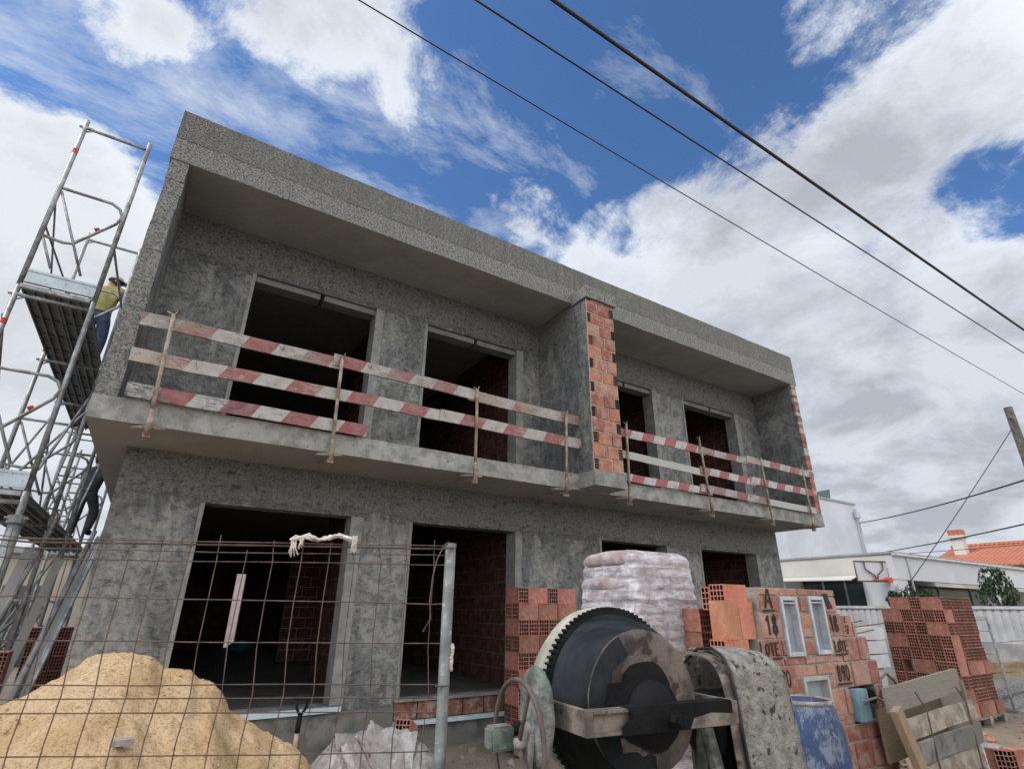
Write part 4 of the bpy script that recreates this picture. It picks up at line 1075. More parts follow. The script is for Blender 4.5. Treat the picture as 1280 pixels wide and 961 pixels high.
# ------------------------------------------------------------------ mesh fence
FA = Vector((-.469, 2.643, 0)); FB = Vector((.972, 1.988, 0)); FD = (FB-FA).normalized(); FN = Vector((-FD.y, FD.x, 0))
FE = thing('mesh_fence', 'rusty bent wire mesh fence on a galvanised post, in front of the sand heap', 'fence', (.975, 1.987, 0))
FL = (FB-FA).length
def fp(u, z, d=0):
    k = FA + FD*u + FN*(d + noise.noise(Vector((u*1.1, z*1.5, 0)))*.012); return Vector((k.x, k.y, z))
zs = [1.822, 1.810, 1.785, 1.752, 1.612, 1.476, 1.343, 1.302, 1.262, 1.140, 1.01, .87, .73, .59, .45, .31, .17, .06]
m = MB()
for i, z in enumerate(zs):
    a = -1.1; sag = [random.uniform(-.004, .004) for _ in range(40)]
    pts = []; u = a; k = 0
    while u < FL+.001:
        dz = noise.noise(Vector((u*2.2, i*3.3, 1)))*.005 + ((-.008 if z > 1.7 else .010) * (1-(u/FL)) if u > 0 else 0)
        dz += (-.01*u if z < 1.35 and u < 0 else 0)
        pts.append(fp(u, z+dz, .004 if i % 2 else 0)); u += .12; k += 1
    pts.append(fp(FL, z)); m.tube(pts, .0036 if i == 1 else .0021, 5)
u = FL-.055; k = 0
while u > -1.1:
    top = 1.835 + random.uniform(-.01, .022)
    if k in (7, 11): top = 1.755
    lean = random.uniform(-.008, .008)
    pts = [fp(u+lean*1.5-.006, top, .012), fp(u+lean-.003, 1.79, .006), fp(u+lean*.3+.004, 1.75, -.004)]
    z = 1.6
    while z > .1:
        pts.append(fp(u + noise.noise(Vector((u*5, z*2, 8)))*.006 + (.012 if 1.26 < z < 1.34 else 0), z, 0)); z -= .14
    m.tube(pts, .0020, 5); u -= .1 if k % 3 else .098; k += 1
m.build('wire_mesh', M['rust'], FE)
pc = FB + FD*.01
m = MB().tube([(pc.x, pc.y, 0), (pc.x, pc.y, 1.825)], .021, 14); m.build('post', M['postgalv'], FE, smooth=True)
MB().tube([(pc.x, pc.y, 1.815), (pc.x, pc.y, 1.832)], .0225, 14).build('post_cap', M['galv_dark'], FE)
for z in (1.81, 1.34, 1.0):
    MB().tube([fp(FL-.02, z, -.024), fp(FL+.03, z+.004, -.026)], .003, 5).build('wire_tie', M['rust'], FE)
# hanging wire
tag(MB().tube([(.965, 1.97, 1.836), (.952, 1.985, 1.82), (.934, 2.0, 1.77), (.925, 2.01, 1.71), (.919, 2.012, 1.62), (.926, 2.009, 1.56), (.902, 2.02, 1.515)], .0026, 6).build('rope_end', M['rustframe'], smooth=True), 'thin reddish cord dangling from the top of the fence post', 'cord')
def rag(name, path, r, label, seed, strands):
    random.seed(seed); m = MB()
    for k in range(9):
        ph = random.random()*9
        pts = [Vector(p) + Vector((noise.noise(Vector((i*1.3, ph, 0))), noise.noise(Vector((i*1.3, ph, 5))), noise.noise(Vector((i*1.3, ph, 9)))))*r for i, p in enumerate(path)]
        m.tube(pts, [.0045*(.6+random.random()*.9) for _ in pts], 5)
    for (u, z0, z1, sp) in strands:
        for k in range(7):
            b = u + random.uniform(-sp, sp)
            m.tube([fp(u+random.uniform(-sp, sp)*.4, z0, -.01), fp((u+b)/2, (z0+z1)/2, -.014), fp(b, z1+random.uniform(0, .02), -.01)], [.003, .0024, .0012], 4)
    tag(m.build(name, M['rag']), label, 'rag')
u1, u2 = .99, 1.23
ps = [fp(u1 + (u2-u1)*i/12 - .0, 1.832 + .008*math.sin(i*.9) + (.01 if i > 2 else 0), -.004) for i in range(13)]
rag('frayed_rag', ps, .014, 'frayed pale strip of cloth tied along the top of the mesh fence', 5, [(u1+.01, 1.835, 1.765, .025), (u1+.04, 1.835, 1.79, .02), (u2-.01, 1.85, 1.775, .008), (u2, 1.85, 1.79, .012)])
ps = [Vector((.999+.003*math.sin(i), 1.966, 1.475-.012*i)) for i in range(8)]
rag('frayed_rag', ps, .010, 'frayed pale tuft of cloth hanging on the galvanised fence post', 6, [])

# ------------------------------------------------------------------ sand heap
sil = [(-3.0, .0), (-2.2, .38), (-1.5, .66), (-1.0, .86), (-.602, 1.002), (-.429, 1.089), (-.317, 1.167), (-.264, 1.212), (-.234, 1.255), (-.158, 1.281), (.05, 1.28), (.154, 1.246), (.237, 1.182), (.305, 1.169), (.426, 1.148), (.489, 1.093), (.583, 1.073), (.65, 1.001), (.727, .883), (.866, .805), (1.036, .697), (1.211, .619), (1.313, .53), (1.42, .36), (1.7, .1), (1.95, -.05)]
def silh(x):
    for (a, p), (b, q) in zip(sil, sil[1:]):
        if a <= x <= b: return p + (q-p)*(x-a)/(b-a)
    return -.1
m = MB(); y0c = 5.0; nx, ny = 260, 200
X0, X1, Y0, Y1 = -3.1, 2.1, 2.9, 6.9
for j in range(ny+1):
    for i in range(nx+1):
        x = X0+(X1-X0)*i/nx; y = Y0+(Y1-Y0)*j/ny
        d = y-y0c; xx = x + d*.0 + noise.noise(Vector((x*1.5, y*1.5, 2)))*.12*min(1, abs(d)*2)
        h = silh(xx) - (math.sqrt(d*d*.40+.004)-.063)*1.0
        h += (noise.noise(Vector((x*2.2, y*2.2, 0)))*.07 + noise.noise(Vector((x*5, y*5, 3)))*.05)*min(1, abs(d)*2.5) + noise.noise(Vector((x*11, y*11, 3)))*.022 + noise.noise(Vector((x*24, y*24, 6)))*.014 + noise.noise(Vector((x*50, y*50, 6)))*.007
        m.v.append(Vector((x, y, max(h, -.12))))
for j in range(ny):
    for i in range(nx): m.f.append([j*(nx+1)+i, j*(nx+1)+i+1, (j+1)*(nx+1)+i+1, (j+1)*(nx+1)+i]); m.mi.append(0)
tag(m.build('sand_heap', M['sand'], smooth=True), 'large heap of yellow building sand behind the mesh fence', 'sand heap')
def hsand(x, y):
    d = y-y0c; return silh(x) - (math.sqrt(d*d*.40+.004)-.063)
tag(displace(MB().box((.03, 4.22, hsand(.07, 4.25)-.0), (.14, 4.28, hsand(.07, 4.25)+.03)), .012, 8).build('paper_scrap', M['sack']), 'small crumpled white paper scrap lying on the sand heap', 'paper scrap')
tag(displace(MB().box((1.0, 4.4, hsand(1.05, 4.45)-.01), (1.13, 4.5, hsand(1.05, 4.45)+.04)), .015, 8).build('brick_shard', M['clay_a']), 'broken red brick shard lying on the lower right of the sand heap', 'brick shard')

# clods and small stones on the sand
random.seed(12); m = MB()
for _ in range(520):
    x = random.uniform(-1.6, 1.5); y = random.uniform(3.9, 5.0); s_ = random.choice((.005, .006, .008, .010, .016)); h = hsand(x, y)
    if h < .1: continue
    rot = Matrix.Rotation(random.random()*6, 3, 'Z') @ Matrix.Rotation(random.random()*6, 3, 'X'); k = len(m.v)
    m.obox((x, y, h+s_*.2), (s_, s_*.8, s_*.7), rot)
    for i in range(k, len(m.v)): m.v[i] += noise.noise_vector(m.v[i]*60)*s_*.3
tag(m.build('sand_clods', M['sand']), 'small clods and pebbles on the slopes of the sand heap', 'clods', kind='stuff')

# shovel
sh = thing('shovel', 'shovel standing in the ground behind the sand heap, black grip up', 'shovel', (1.33, 5.4, 0))
pts = [(1.33, 5.4, .1), (1.335, 5.4, .62)]
MB().tube(pts, .019, 8).build('shaft', M['grain_y'] if False else M['timber'], sh, smooth=True)
m = MB().tube([(1.335, 5.4, .62), (1.34, 5.4, .74)], .022, 8); m.tube([(1.34, 5.4, .74), (1.305, 5.4, .80), (1.30, 5.4, .875)], .012, 8); m.tube([(1.34, 5.4, .74), (1.385, 5.4, .80), (1.39, 5.4, .875)], .012, 8); m.tube([(1.285, 5.4, .88), (1.405, 5.4, .88)], .016, 8)
m.build('grip', M['gear'], sh, smooth=True)
MB().prism([(1.22, 5.38, .22), (1.44, 5.38, .22), (1.42, 5.36, .0), (1.33, 5.36, -.05), (1.24, 5.36, .0)], (0, .008, 0)).build('blade', M['galv_dark'], sh)

# ------------------------------------------------------------------ sacks
def sack_sheet(cx, cy, ang, L, W, mound, seed, mat, label, lift=0):
    """thin woven sack lying in folds over a mound"""
    m = MB(); nu, nv = 80, 56; ca, sa = math.cos(ang), math.sin(ang)
    for j in range(nv+1):
        for i in range(nu+1):
            u = (i/nu-.5); v = (j/nv-.5); a = u*L; b = v*W
            q = Vector((a*2.2+seed, b*6.5, seed*.3)); w = noise.noise_vector(Vector((a*3, b*3, seed)))*.06
            x = cx + (a+w.x)*ca - (b+w.y)*sa; y = cy + (a+w.x)*sa + (b+w.y)*ca
            e = max(abs(u), abs(v))*2
            fold = (1-abs(noise.noise(q))*3.2)*.045 + (1-abs(noise.noise(q*2.1+Vector((5, 0, 0))))*3)*.02 + noise.noise(Vector((x*14, y*14, seed)))*.012 + (1-abs(noise.noise(Vector((x*22, y*22, seed))))*3)*.006
            curl = max(0, e-.75)*max(-.3, min(.25, noise.noise(Vector((u*5, v*5, seed+3)))))*.7
            m.v.append(Vector((x, y, max(.03, mound(x, y) + lift + fold + curl*.35))))
    for j in range(nv):
        for i in range(nu): m.f.append([j*(nu+1)+i, j*(nu+1)+i+1, (j+1)*(nu+1)+i+1, (j+1)*(nu+1)+i]); m.mi.append(0)
    o = m.build('empty_sack', mat, smooth=True); md = o.modifiers.new('t', 'SOLIDIFY'); md.thickness = .005
    return tag(o, label, 'sack')
def mound(x, y):
    h = min(.40, .5*math.exp(-(((x-1.98)/.42)**2+((y-5.7)/.45)**2))) + .36*math.exp(-(((x-1.62)/.30)**2+((y-5.2)/.3)**2)) + .30*math.exp(-(((x-2.38)/.3)**2+((y-5.3)/.35)**2)) - .12*math.exp(-(((x-1.95)/.16)**2+((y-5.2)/.2)**2))
    return h
M['sack_red'] = generic('red_and_white_sack', (.2, .18, .18), (.34, .31, .3), 5, .6, .5, .012, c3=(.24, .05, .055))
for k, a in enumerate([
    (1.96, 5.56, .3, .85, .62, 1, 'sack', 'white woven sack draped over the top of the sack heap by the doorway pillar', .03),
    (1.62, 5.2, -.5, .66, .56, 9, 'sack', 'pale sack folded at the left foot of the sack heap, next to the shovel', .03),
    (2.34, 5.28, .9, .66, .52, 17, 'sack', 'wrinkled white sack hanging off the right side of the sack heap', .04),
    (1.92, 5.12, .1, .55, .42, 23, 'sack_red', 'red printed sack in the middle of the sack heap', .10),
    (2.10, 5.28, -.7, .5, .36, 31, 'sack', 'small crumpled sack in front of the red printed one', .12),
    (2.45, 5.5, 1.4, .5, .4, 37, 'sack_red', 'flattened reddish sack at the back right of the heap by the bricks', .03)]):
    sack_sheet(a[0], a[1], a[2], a[3], a[4], mound, a[5], M[a[6]], a[7], a[8])
m = MB(); n = 40
for j in range(n+1):
    for i in range(n+1):
        x = 1.3+1.35*i/n; y = 4.8+1.2*j/n; m.v.append(Vector((x, y, mound(x, y)-.02 + noise.noise(Vector((x*7, y*7, 0)))*.02 - (.1 if mound(x, y) < .05 else 0))))
for j in range(n):
    for i in range(n): m.f.append([j*(n+1)+i, j*(n+1)+i+1, (j+1)*(n+1)+i+1, (j+1)*(n+1)+i]); m.mi.append(0)
tag(m.build('rubbish_mound', M['plinth'], smooth=True), 'grey mound of rubbish buried under the white sacks', 'rubbish heap')

# ------------------------------------------------------------------ timber formwork box on the right
FW = thing('formwork_box', 'trough of grey formwork boards beside the meter wall, one board raised', 'formwork', (6.3, 2.8, 0))
MB().plank((5.70, 2.80, .88), (7.23, 2.80, .96), .20, .028, (0,0,1)).build('board', M['grain'], FW)
MB().plank((5.86, 2.74, .655), (7.19, 2.72, .725), .15, .03, (0,.12,1)).build('board', M['wood'], FW)
MB().plank((5.90, 2.71, .475), (7.17, 2.70, .535), .17, .026, (0,-.1,1)).build('board', M['plinth'], FW)
MB().plank((5.93, 2.73, .29), (7.15, 2.73, .34), .16, .026, (0,.05,1)).build('board', M['wood'], FW)
MB().plank((5.90, 2.72, .10), (7.12, 2.72, .12), .22, .026, (0,0,1)).build('board', M['grain'], FW)
MB().plank((5.95, 3.02, .55), (7.3, 3.02, .62), .42, .026, (0,0,1)).build('back_board', M['grain_y'], FW)
MB().plank((7.22, 2.76, .50), (7.22, 3.0, .50), .9, .026, (0,0,1)).build('end_board', M['grain'], FW)
MB().plank((5.93, 2.66, 0), (5.62, 2.70, .83), .11, .06, (1,0,.3)).build('upright', M['grain_y'], FW)
for x_ in (6.14, 6.98): MB().tube([(x_, 2.692, 0), (x_+.01, 2.688, .80), (x_-.02, 2.735, .93)], .008, 5).build('steel_tie', M['rust'], FW)
tag(MB().tube([(5.72, 2.85, .9), (5.78, 2.84, 1.04), (5.88, 2.83, 1.08), (5.97, 2.82, 1.02), (6.02, 2.8, .93)], .012, 6).build('hose', M['rustframe'], smooth=True), 'bent brown hose looping over the end of the formwork trough', 'hose')

# loose things on the ground, right corner
brick(7.85, 2.85, .10, .6, ry=.12, label='fallen hollow brick on the ground in front of the tall pallet stack')
brick(8.2, 2.8, .08, -.3, label='fallen brick lying past the first one, nearer the plastic sheet')
for i, (x, y, z, rz, L) in enumerate([(8.0, 3.6, .06, -.25, .9), (8.5, 2.9, .04, -.1, 1.3), (7.4, 3.5, .05, .5, .7), (6.9, 3.0, .05, -.6, .8)]):
    d = Vector((math.cos(rz), math.sin(rz), 0))*L/2; c = Vector((x, y, z))
    tag(MB().plank(c-d, c+d+Vector((0,0,.05)), .12, .03, (-math.sin(rz), math.cos(rz), 0)).build('plank', M['grain'] if i % 2 else M['grain_y']), ['short yellow plank lying in front of the tall pallet stack', 'long grey plank lying at the right edge of the dirt', 'grey offcut plank behind the fallen brick', 'yellow offcut plank at the foot of the formwork'][i], 'plank')
m = MB(); n = 26
for j in range(n+1):
    for i in range(n+1):
        x = 8.1+1.3*i/n; y = 2.75+.6*j/n+.3*i/n
        e = min(i, n-i, j, n-j)/4
        m.v.append(Vector((x + noise.noise(Vector((j*.3, 1, 0)))*.15, y + noise.noise(Vector((i*.3, 5, 0)))*.12, gh(x, y)+.02+.10*min(1, e)*(1-abs(noise.noise(Vector((x*4, y*4, 1))))*1.6))))
for j in range(n):
    for i in range(n): m.f.append([j*(n+1)+i, j*(n+1)+i+1, (j+1)*(n+1)+i+1, (j+1)*(n+1)+i]); m.mi.append(0)
o = tag(m.build('plastic_sheet', M['sack'], smooth=True), 'crumpled white plastic sheet on the dirt in front of the tall pallet stack', 'plastic sheet')
o.modifiers.new('t', 'SOLIDIFY').thickness = .006
bt = thing('water_bottle', 'clear plastic water bottle with blue label lying among the rubble', 'bottle', (7.55, 2.55, .1))
glassm, gnt, gb = new_mat('clear_bottle_plastic'); gb.inputs['Base Color'].default_value = (.75, .85, .92, 1); gb.inputs['Roughness'].default_value = .15; gb.inputs['Alpha'].default_value = .45
gN = NT(gnt); gN.l(gN.bump(gN.noise(gN.coord(), 30, 3), .3, .01), gb.inputs['Normal'])
MB().lathe([(0, 0), (.04, 0), (.045, .02), (.045, .2), (.035, .24), (.015, .28), (.015, .3), (0, .3)], (7.50, 2.60, .11), (.9, -.3, .1), 18).build('body', glassm, bt, smooth=True)
MB().lathe([(.046, .09), (.046, .16)], (7.50, 2.60, .11), (.9, -.3, .1), 18).build('bottle_label', M['blue'], bt, smooth=True)
MB().lathe([(.018, .285), (.018, .31), (0, .31)], (7.50, 2.60, .11), (.9, -.3, .1), 12).build('cap', M['blue'], bt)
# rubble scattered over the dirt
def chunks(name, mat, n, region, smin, smax, label, cat, seed):
    random.seed(seed); m = MB()
    for _ in range(n):
        x = random.uniform(region[0], region[2]); y = random.uniform(region[1], region[3]); s_ = random.uniform(smin, smax)
        k = len(m.v); rot = Matrix.Rotation(random.random()*6, 3, 'Z') @ Matrix.Rotation(random.random()*6, 3, 'X')
        m.obox((x, y, gh(x, y)+s_*.2), (s_, s_*random.uniform(.4, .9), s_*random.uniform(.3, .7)), rot)
        for i in range(k, len(m.v)): m.v[i] += noise.noise_vector(m.v[i]*40)*s_*.25
    tag(m.build(name, mat), label, cat, kind='stuff')
chunks('brick_rubble', M['clay_a'], 260, (5.5, 2.2, 12.5, 6.2), .02, .09, 'scattered broken red brick rubble on the dirt in front of the house', 'rubble', 4)
chunks('stone_rubble', M['plinth'], 900, (-1, 2, 13, 6.9), .008, .05, 'scattered grey stones and mortar crumbs across the dirt yard', 'rubble', 5)
chunks('paper_litter', M['sack'], 60, (3, 3.5, 8, 6.8), .03, .09, 'small pale paper and plastic litter trodden into the dirt', 'litter', 6)

# ------------------------------------------------------------------ right background
# gravel heap
m = MB(); n = 70
for j in range(n+1):
    for i in range(n+1):
        x = 12.7+5*i/n; y = 1.5+4.2*j/n; d = math.hypot((x-15.4)/2.5, (y-3.5)/2.0)
        m.v.append(Vector((x, y, max(-.1, .8*(1-d)) + noise.noise(Vector((x*9, y*9, 0)))*.04 + noise.noise(Vector((x*3, y*3, 0)))*.08 - (.1 if d > 1 else 0))))
for j in range(n):
    for i in range(n): m.f.append([j*(n+1)+i, j*(n+1)+i+1, (j+1)*(n+1)+i+1, (j+1)*(n+1)+i]); m.mi.append(0)
tag(m.build('gravel_heap', M['gravel']), 'low heap of grey gravel to the right of the tall pallet stack', 'gravel heap')
for i in range(5):
    z = .62+.09*(i//2); y = 4.2+.16*(i % 2)
    tag(MB().plank((13.6, y+.5, z-.1), (15.6, y-1.3, z+.12), .08, .08, (0,0,1)).build('timber_beam', M['timber']), 'brown timber beam in the stack on the gravel at the right edge', 'beam', 'timber beams stacked by the gravel heap')
# barrier
bf_ = thing('steel_barrier', 'thin galvanised steel barrier standing between the pallet stack and the white wall', 'barrier', (13.3, 4.5, 0))
m = MB().tube([(13.2, 4.75, 0), (13.2, 4.75, 1.52), (13.2, 4.38, 1.52), (13.2, 4.38, 0)], .02, 6)
for k in range(1, 8): m.tube([(13.2, 4.38, .15+k*.19), (13.2, 4.75, .15+k*.19)], .009, 5)
m.tube([(13.2, 4.38, 1.1), (14.6, 3.5, 1.25)], .012, 5)
m.build('frame', M['galv'], bf_)
MB().box((13.1, 4.3, 0), (13.3, 4.8, .05)).build('foot', M['galv_dark'], bf_)
# white sheets leaning behind the meter wall
for i in range(3):
    tag(MB().box((8.3, 4.2+.02*i, .9+i*.17), (8.9+.05*i, 5.2, 1.055+i*.17)).build('white_sheet', M['slat']), 'white panel in the pile between the meter wall and the pallet stack', 'panel', 'white panels piled behind the meter wall')
tag(MB().box((8.35, 4.25, 0), (8.85, 5.15, .89)).build('block_pile', M['boundary_base'], bevel=.02), 'grey block pile carrying the white panels behind the meter wall', 'block pile')
# boundary wall
bw = thing('boundary_wall', 'white corrugated panel boundary wall on a grey masonry base, right side', 'wall', (17, 6, 0))
m = MB(); y = -14
while y < 12.5:
    m.box((17.0, y, .95), (17.05, y+.10, 1.68)); m.box((17.02, y+.10, .95), (17.05, y+.16, 1.68)); y += .16
m.build('panels', M['slat'], bw)
MB().box((16.97, -14, 1.68), (17.08, 12.6, 1.745)).build('coping', M['slat'], bw)
MB().box((16.96, -14, 0), (17.10, 12.6, .949)).build('masonry_base', M['boundary_base'], bw)
# white house
WH = thing('white_house', 'modern white house with flat roof and carport behind the boundary wall', 'house', (22, 10, 0))
MB().box((18.5, 8.0, 2.48), (34, 8.2, 3.2)).build('fascia', M['white_wall'], WH)
MB().box((18.5, 8.203, 2.62), (18.7, 14.0, 3.2)).build('fascia', M['cream_wall'], WH)
MB().box((18.46, 7.96, 3.201), (34.1, 14.0, 3.26)).build('roof', M['fascia_edge'], WH)
MB().box((18.52, 8.02, 0), (19.15, 9.0, 2.478)).build('pillar', M['white_wall'], WH)
MB().box((18.52, 11.0, 0), (18.72, 14.0, 2.618)).build('wall', M['cream_wall'], WH)
MB().box((18.9, 13.0, 0), (34, 13.2, 3.19)).build('wall', M['white_wall'], WH)
MB().box((18.72, 9.02, 0), (18.78, 10.98, 2.61)).build('window', M['glass_dark'], WH)
MB().box((23.0, 9.4, 0), (34, 9.5, 2.475)).build('window', M['glass_dark'], WH)
MB().box((25.6, 8.02, 0), (25.95, 8.35, 2.478)).build('pillar', M['white_wall'], WH)
MB().box((19.16, 9.35, 0), (23.0, 9.4, 2.475)).build('wall', M['panel_grey'], WH)
MB().box((19.2, 11.6, 3.262), (24.6, 13.9, 5.75)).build('upper_storey', M['white_wall'], WH)
MB().box((19.15, 11.55, 5.751), (24.66, 13.95, 5.83)).build('upper_roof_edge', M['fascia_edge'], WH)
MB().tube([(24.5, 11.5, 3.3), (24.5, 11.5, 5.6)], .045, 8).build('downpipe', M['slat'], WH)
MB().box((24.35, 11.42, 5.2), (24.6, 11.58, 5.45)).build('lamp_box', M['slat'], WH)
m = MB().prism([(21.4, 11.9, 5.84), (23.4, 11.9, 5.84), (23.5, 11.9, 6.35)], (0, 1.6, 0)); m.build('solar_panel', M['panel_grey'], WH)
MB().tube([(21.5, 11.95, 3.3), (21.5, 11.95, 3.75)], .03, 6).build('vent_pipe', M['slat'], WH)
MB().prism([(18.45, 9.0, 2.60), (18.45, 11.6, 2.60), (17.9, 11.6, 2.50), (17.9, 9.0, 2.46)], (0, 0, .03)).build('awning', M['cream_wall'], WH)
MB().tube([(18.42, 7.93, 3.17), (34.1, 7.93, 3.17)], .035, 6).build('gutter', M['slat'], WH)
MB().tube([(19.35, 7.98, 0), (19.35, 7.98, 3.15)], .03, 6).build('downpipe', M['slat'], WH)
for x in (24.6, 27.4, 30.2): MB().box((x, 9.36, .1), (x+.07, 9.398, 2.47)).build('window_frame', M['fascia_edge'], WH)
for x in (20.1, 21.5): MB().box((x, 9.33, .4), (x+.9, 9.348, 2.0)).build('shutter', M['glass_dark'], WH)
for y in (9.6, 10.3): MB().box((18.70, y, 0), (18.718, y+.06, 2.6)).build('window_frame', M['fascia_edge'], WH)
# basketball hoop
bh = thing('basketball_hoop', 'small basketball hoop on clear framed backboard fixed to the white house', 'basketball hoop', (18.3, 8.3, 2.2))
zb0, zb1 = 2.42, 2.98
def hoopP(a, z, d=0): return Vector((18.25-d*.7+a*.9, 8.35-d*.7-a*.45, z))
m = MB(); a0, a1 = -.72, .48
m.tube([hoopP(a0, zb0), hoopP(a1, zb0), hoopP(a1, zb1), hoopP(a0, zb1), hoopP(a0, zb0)], .022, 6); m.build('backboard_frame', M['rustframe'], bh)
MB().prism([hoopP(a0, zb0), hoopP(a1, zb0), hoopP(a1, zb1), hoopP(a0, zb1)], (.02, .02, 0)).build('backboard', M['white_wall'], bh)
m = MB().tube([hoopP(-.42, zb1, .05), hoopP(-.42, 2.75, .05), hoopP(-.18, 2.6, .05), hoopP(-.12, 2.45, .05)], .022, 6).tube([hoopP(.16, zb1, .05), hoopP(.14, 2.75, .05), hoopP(-.06, 2.6, .05), hoopP(-.10, 2.45, .05)], .022, 6)
m.build('bracket', M['rustframe'], bh)
m = MB().tube([hoopP(-.12, 2.45, .3) + Vector((math.cos(2*PI*i/24)*.2, math.sin(2*PI*i/24)*.2, 0)) for i in range(25)], .014, 6, caps=False)
m.build('rim', M['rim'], bh)
MB().box((18.15, 8.05, 2.38), (18.33, 8.2, 2.52)).build('mounting_plate', M['rim'], bh)

# orange-roofed house
oh = thing('tiled_house', 'house with orange tiled roof and chimney beyond the white house', 'house', (43, 9, 0))
MB().box((40.2, -6, 0), (50, 15.6, 4.25)).build('wall', M['beige'], oh)
rf = MB().prism([(39.6, -7, 4.1), (45, -7, 5.6), (50.6, -7, 4.1), (50.6, -7, 4.0), (39.6, -7, 4.0)], (0, 22.6, 0)).build('roof', M['tile'], oh)
MB().tube([(45, -7, 5.62), (45, 15.7, 5.62)], .14, 8).build('ridge_tiles', M['tile'], rf)
MB().box((42.6, 14.2, 4.6), (43.2, 14.8, 5.95)).box((42.45, 14.05, 5.95), (43.35, 14.95, 6.1)).build('chimney', M['cream_wall'], rf)
MB().box((42.55, 14.15, 6.1), (43.25, 14.85, 6.45)).build('chimney_pot', M['tile'], bpy.data.objects['chimney'] if False else rf)

# trees and shrubs
def tree(name, x, y, h, r, zc, label, seed, n=900, cat='tree', base=0):
    random.seed(seed); t = thing(name, label, cat, (x, y, base))
    m = MB().tube([(x, y, base), (x+.05, y, h*.5), (x, y+.03, h*.85)], [.06, .045, .015], 7)
    for k in range(7):
        a = k*2.4; m.tube([(x, y, h*(.35+.07*k)), (x+math.cos(a)*r*.7, y+math.sin(a)*r*.7, h*(.5+.07*k))], [.025, .008], 5)
    m.build('trunk', M['bark'], t)
    m = MB()
    for _ in range(n):
        a = random.random()*2*PI; u = random.random(); zz = zc[0] + (zc[1]-zc[0])*u
        rr = r*math.sqrt(random.random())*(1-.55*abs(u-.4)*1.6)*(1+.35*noise.noise(Vector((a*2, zz*2, seed))))
        if noise.noise(Vector((x+math.cos(a)*rr*3, y+math.sin(a)*rr*3, zz*3))) < -.18: continue
        c = Vector((x+math.cos(a)*rr, y+math.sin(a)*rr, zz)); s_ = random.uniform(.03, .065)
        q = Matrix.Rotation(random.random()*6, 3, 'Z') @ Matrix.Rotation(random.random()*2, 3, 'X')
        m.add([c+q@Vector((-s_*.4, 0, 0)), c+q@Vector((0, -s_, .01)), c+q@Vector((s_*.4, 0, 0)), c+q@Vector((0, s_, -.01))], [(0,1,2,3)])
    m.build('crown', M['leaf'], t)
tree('small_tree', 17.5, 5.45, 2.3, .42, (1.55, 2.6), 'small dark green tree in front of the carport above the boundary wall', 2, 3200)
for i, (x, y, h) in enumerate([(15.8, 7.0, 2.0), (15.9, 6.7, 2.12), (16.1, 6.4, 2.05)]):
    tree('shrub', x, y, h-.1, .22, (1.75, h+.05), ['leafy shrub at the left end of the row above the tall pallet stack', 'middle leafy shrub of the row above the tall pallet stack', 'right leafy shrub of the row above the tall pallet stack'][i], 11+i, 450, 'shrub')

# utility pole and cables
up_ = thing('utility_pole', 'dark wooden utility pole at the right edge of the yard', 'pole', (23.1, 5.35, 0))
MB().tube([(23.1, 5.35, 0), (23.1, 5.35, 7.95)], [.16, .12], 14).build('shaft', M['pole'], up_, smooth=True)
MB().tube([(23.1, 5.35, 7.55), (22.75, 5.35, 7.55)], .03, 6).build('bracket', M['galv_dark'], up_)
def cable(pts, r, label, group=None, sag=0):
    a, b = Vector(pts[0]), Vector(pts[1]); n = 40; q = []
    for i in range(n+1):
        t = i/n; q.append(a.lerp(b, t) - Vector((0, 0, sag*4*t*(1-t))))
    tag(MB().tube(q, r, 6).build('overhead_cable', M['cable'], smooth=True), label, 'cable', group)
cable([(-9, 2.46, 6.7), (30, 2.25, 6.7)], .020, 'thick black overhead cable, nearest and highest in the sky', sag=.25)
cable([(-9, 2.98, 6.95), (30, 2.8, 6.98)], .011, 'thin black overhead cable between the thick one and the lowest one', sag=.22)
cable([(-9, 3.58, 7.2), (30, 4.12, 7.25)], .008, 'thinnest overhead cable, nearest to the roof parapet', sag=.2)
cable([(24.5, 11.5, 5.0), (15.0, 3.2, 4.25)], .018, 'black cable rising from the white upper storey towards the right edge', sag=.1)
cable([(24.6, 11.5, 3.75), (15.0, 3.5, 3.35)], .016, 'black cable crossing low over the flat white roof', sag=.05)
cable([(24.6, 11.6, 3.70), (24, 4.2, 3.75)], .012, 'lowest thin cable just above the white fascia', sag=.05)
cable([(22.95, 5.4, 7.2), (18.9, 8.05, 2.2)], .012, 'thin stay cable slanting from the pole down to the white pillar', sag=.05)

# ------------------------------------------------------------------ people
def skin_obj(name, joints, edges, mat, parent, rootj, sub=2):
    names = list(joints); me = bpy.data.meshes.new(name)
    off = rootloc(parent)
    me.from_pydata([tuple(Vector(joints[k][0])-off) for k in names], [(names.index(a), names.index(b)) for a, b in edges], [])
    o = bpy.data.objects.new(name, me); COL.objects.link(o)
    o.modifiers.new('skin', 'SKIN'); o.modifiers.new('sub', 'SUBSURF').levels = sub
    o.modifiers['sub'].render_levels = sub
    for k, sv in zip(names, me.skin_vertices[0].data):
        r = joints[k][1]; sv.radius = r if isinstance(r, tuple) else (r, r); sv.use_root = (k == rootj)
    bpy.context.view_layer.update()
    dg = bpy.context.evaluated_depsgraph_get()
    nm = bpy.data.meshes.new_from_object(o.evaluated_get(dg)); o.modifiers.clear(); o.data = nm
    nm.materials.clear(); nm.materials.append(mat); nm.polygons.foreach_set('use_smooth', [True]*len(nm.polygons))
    o.parent = parent; return o
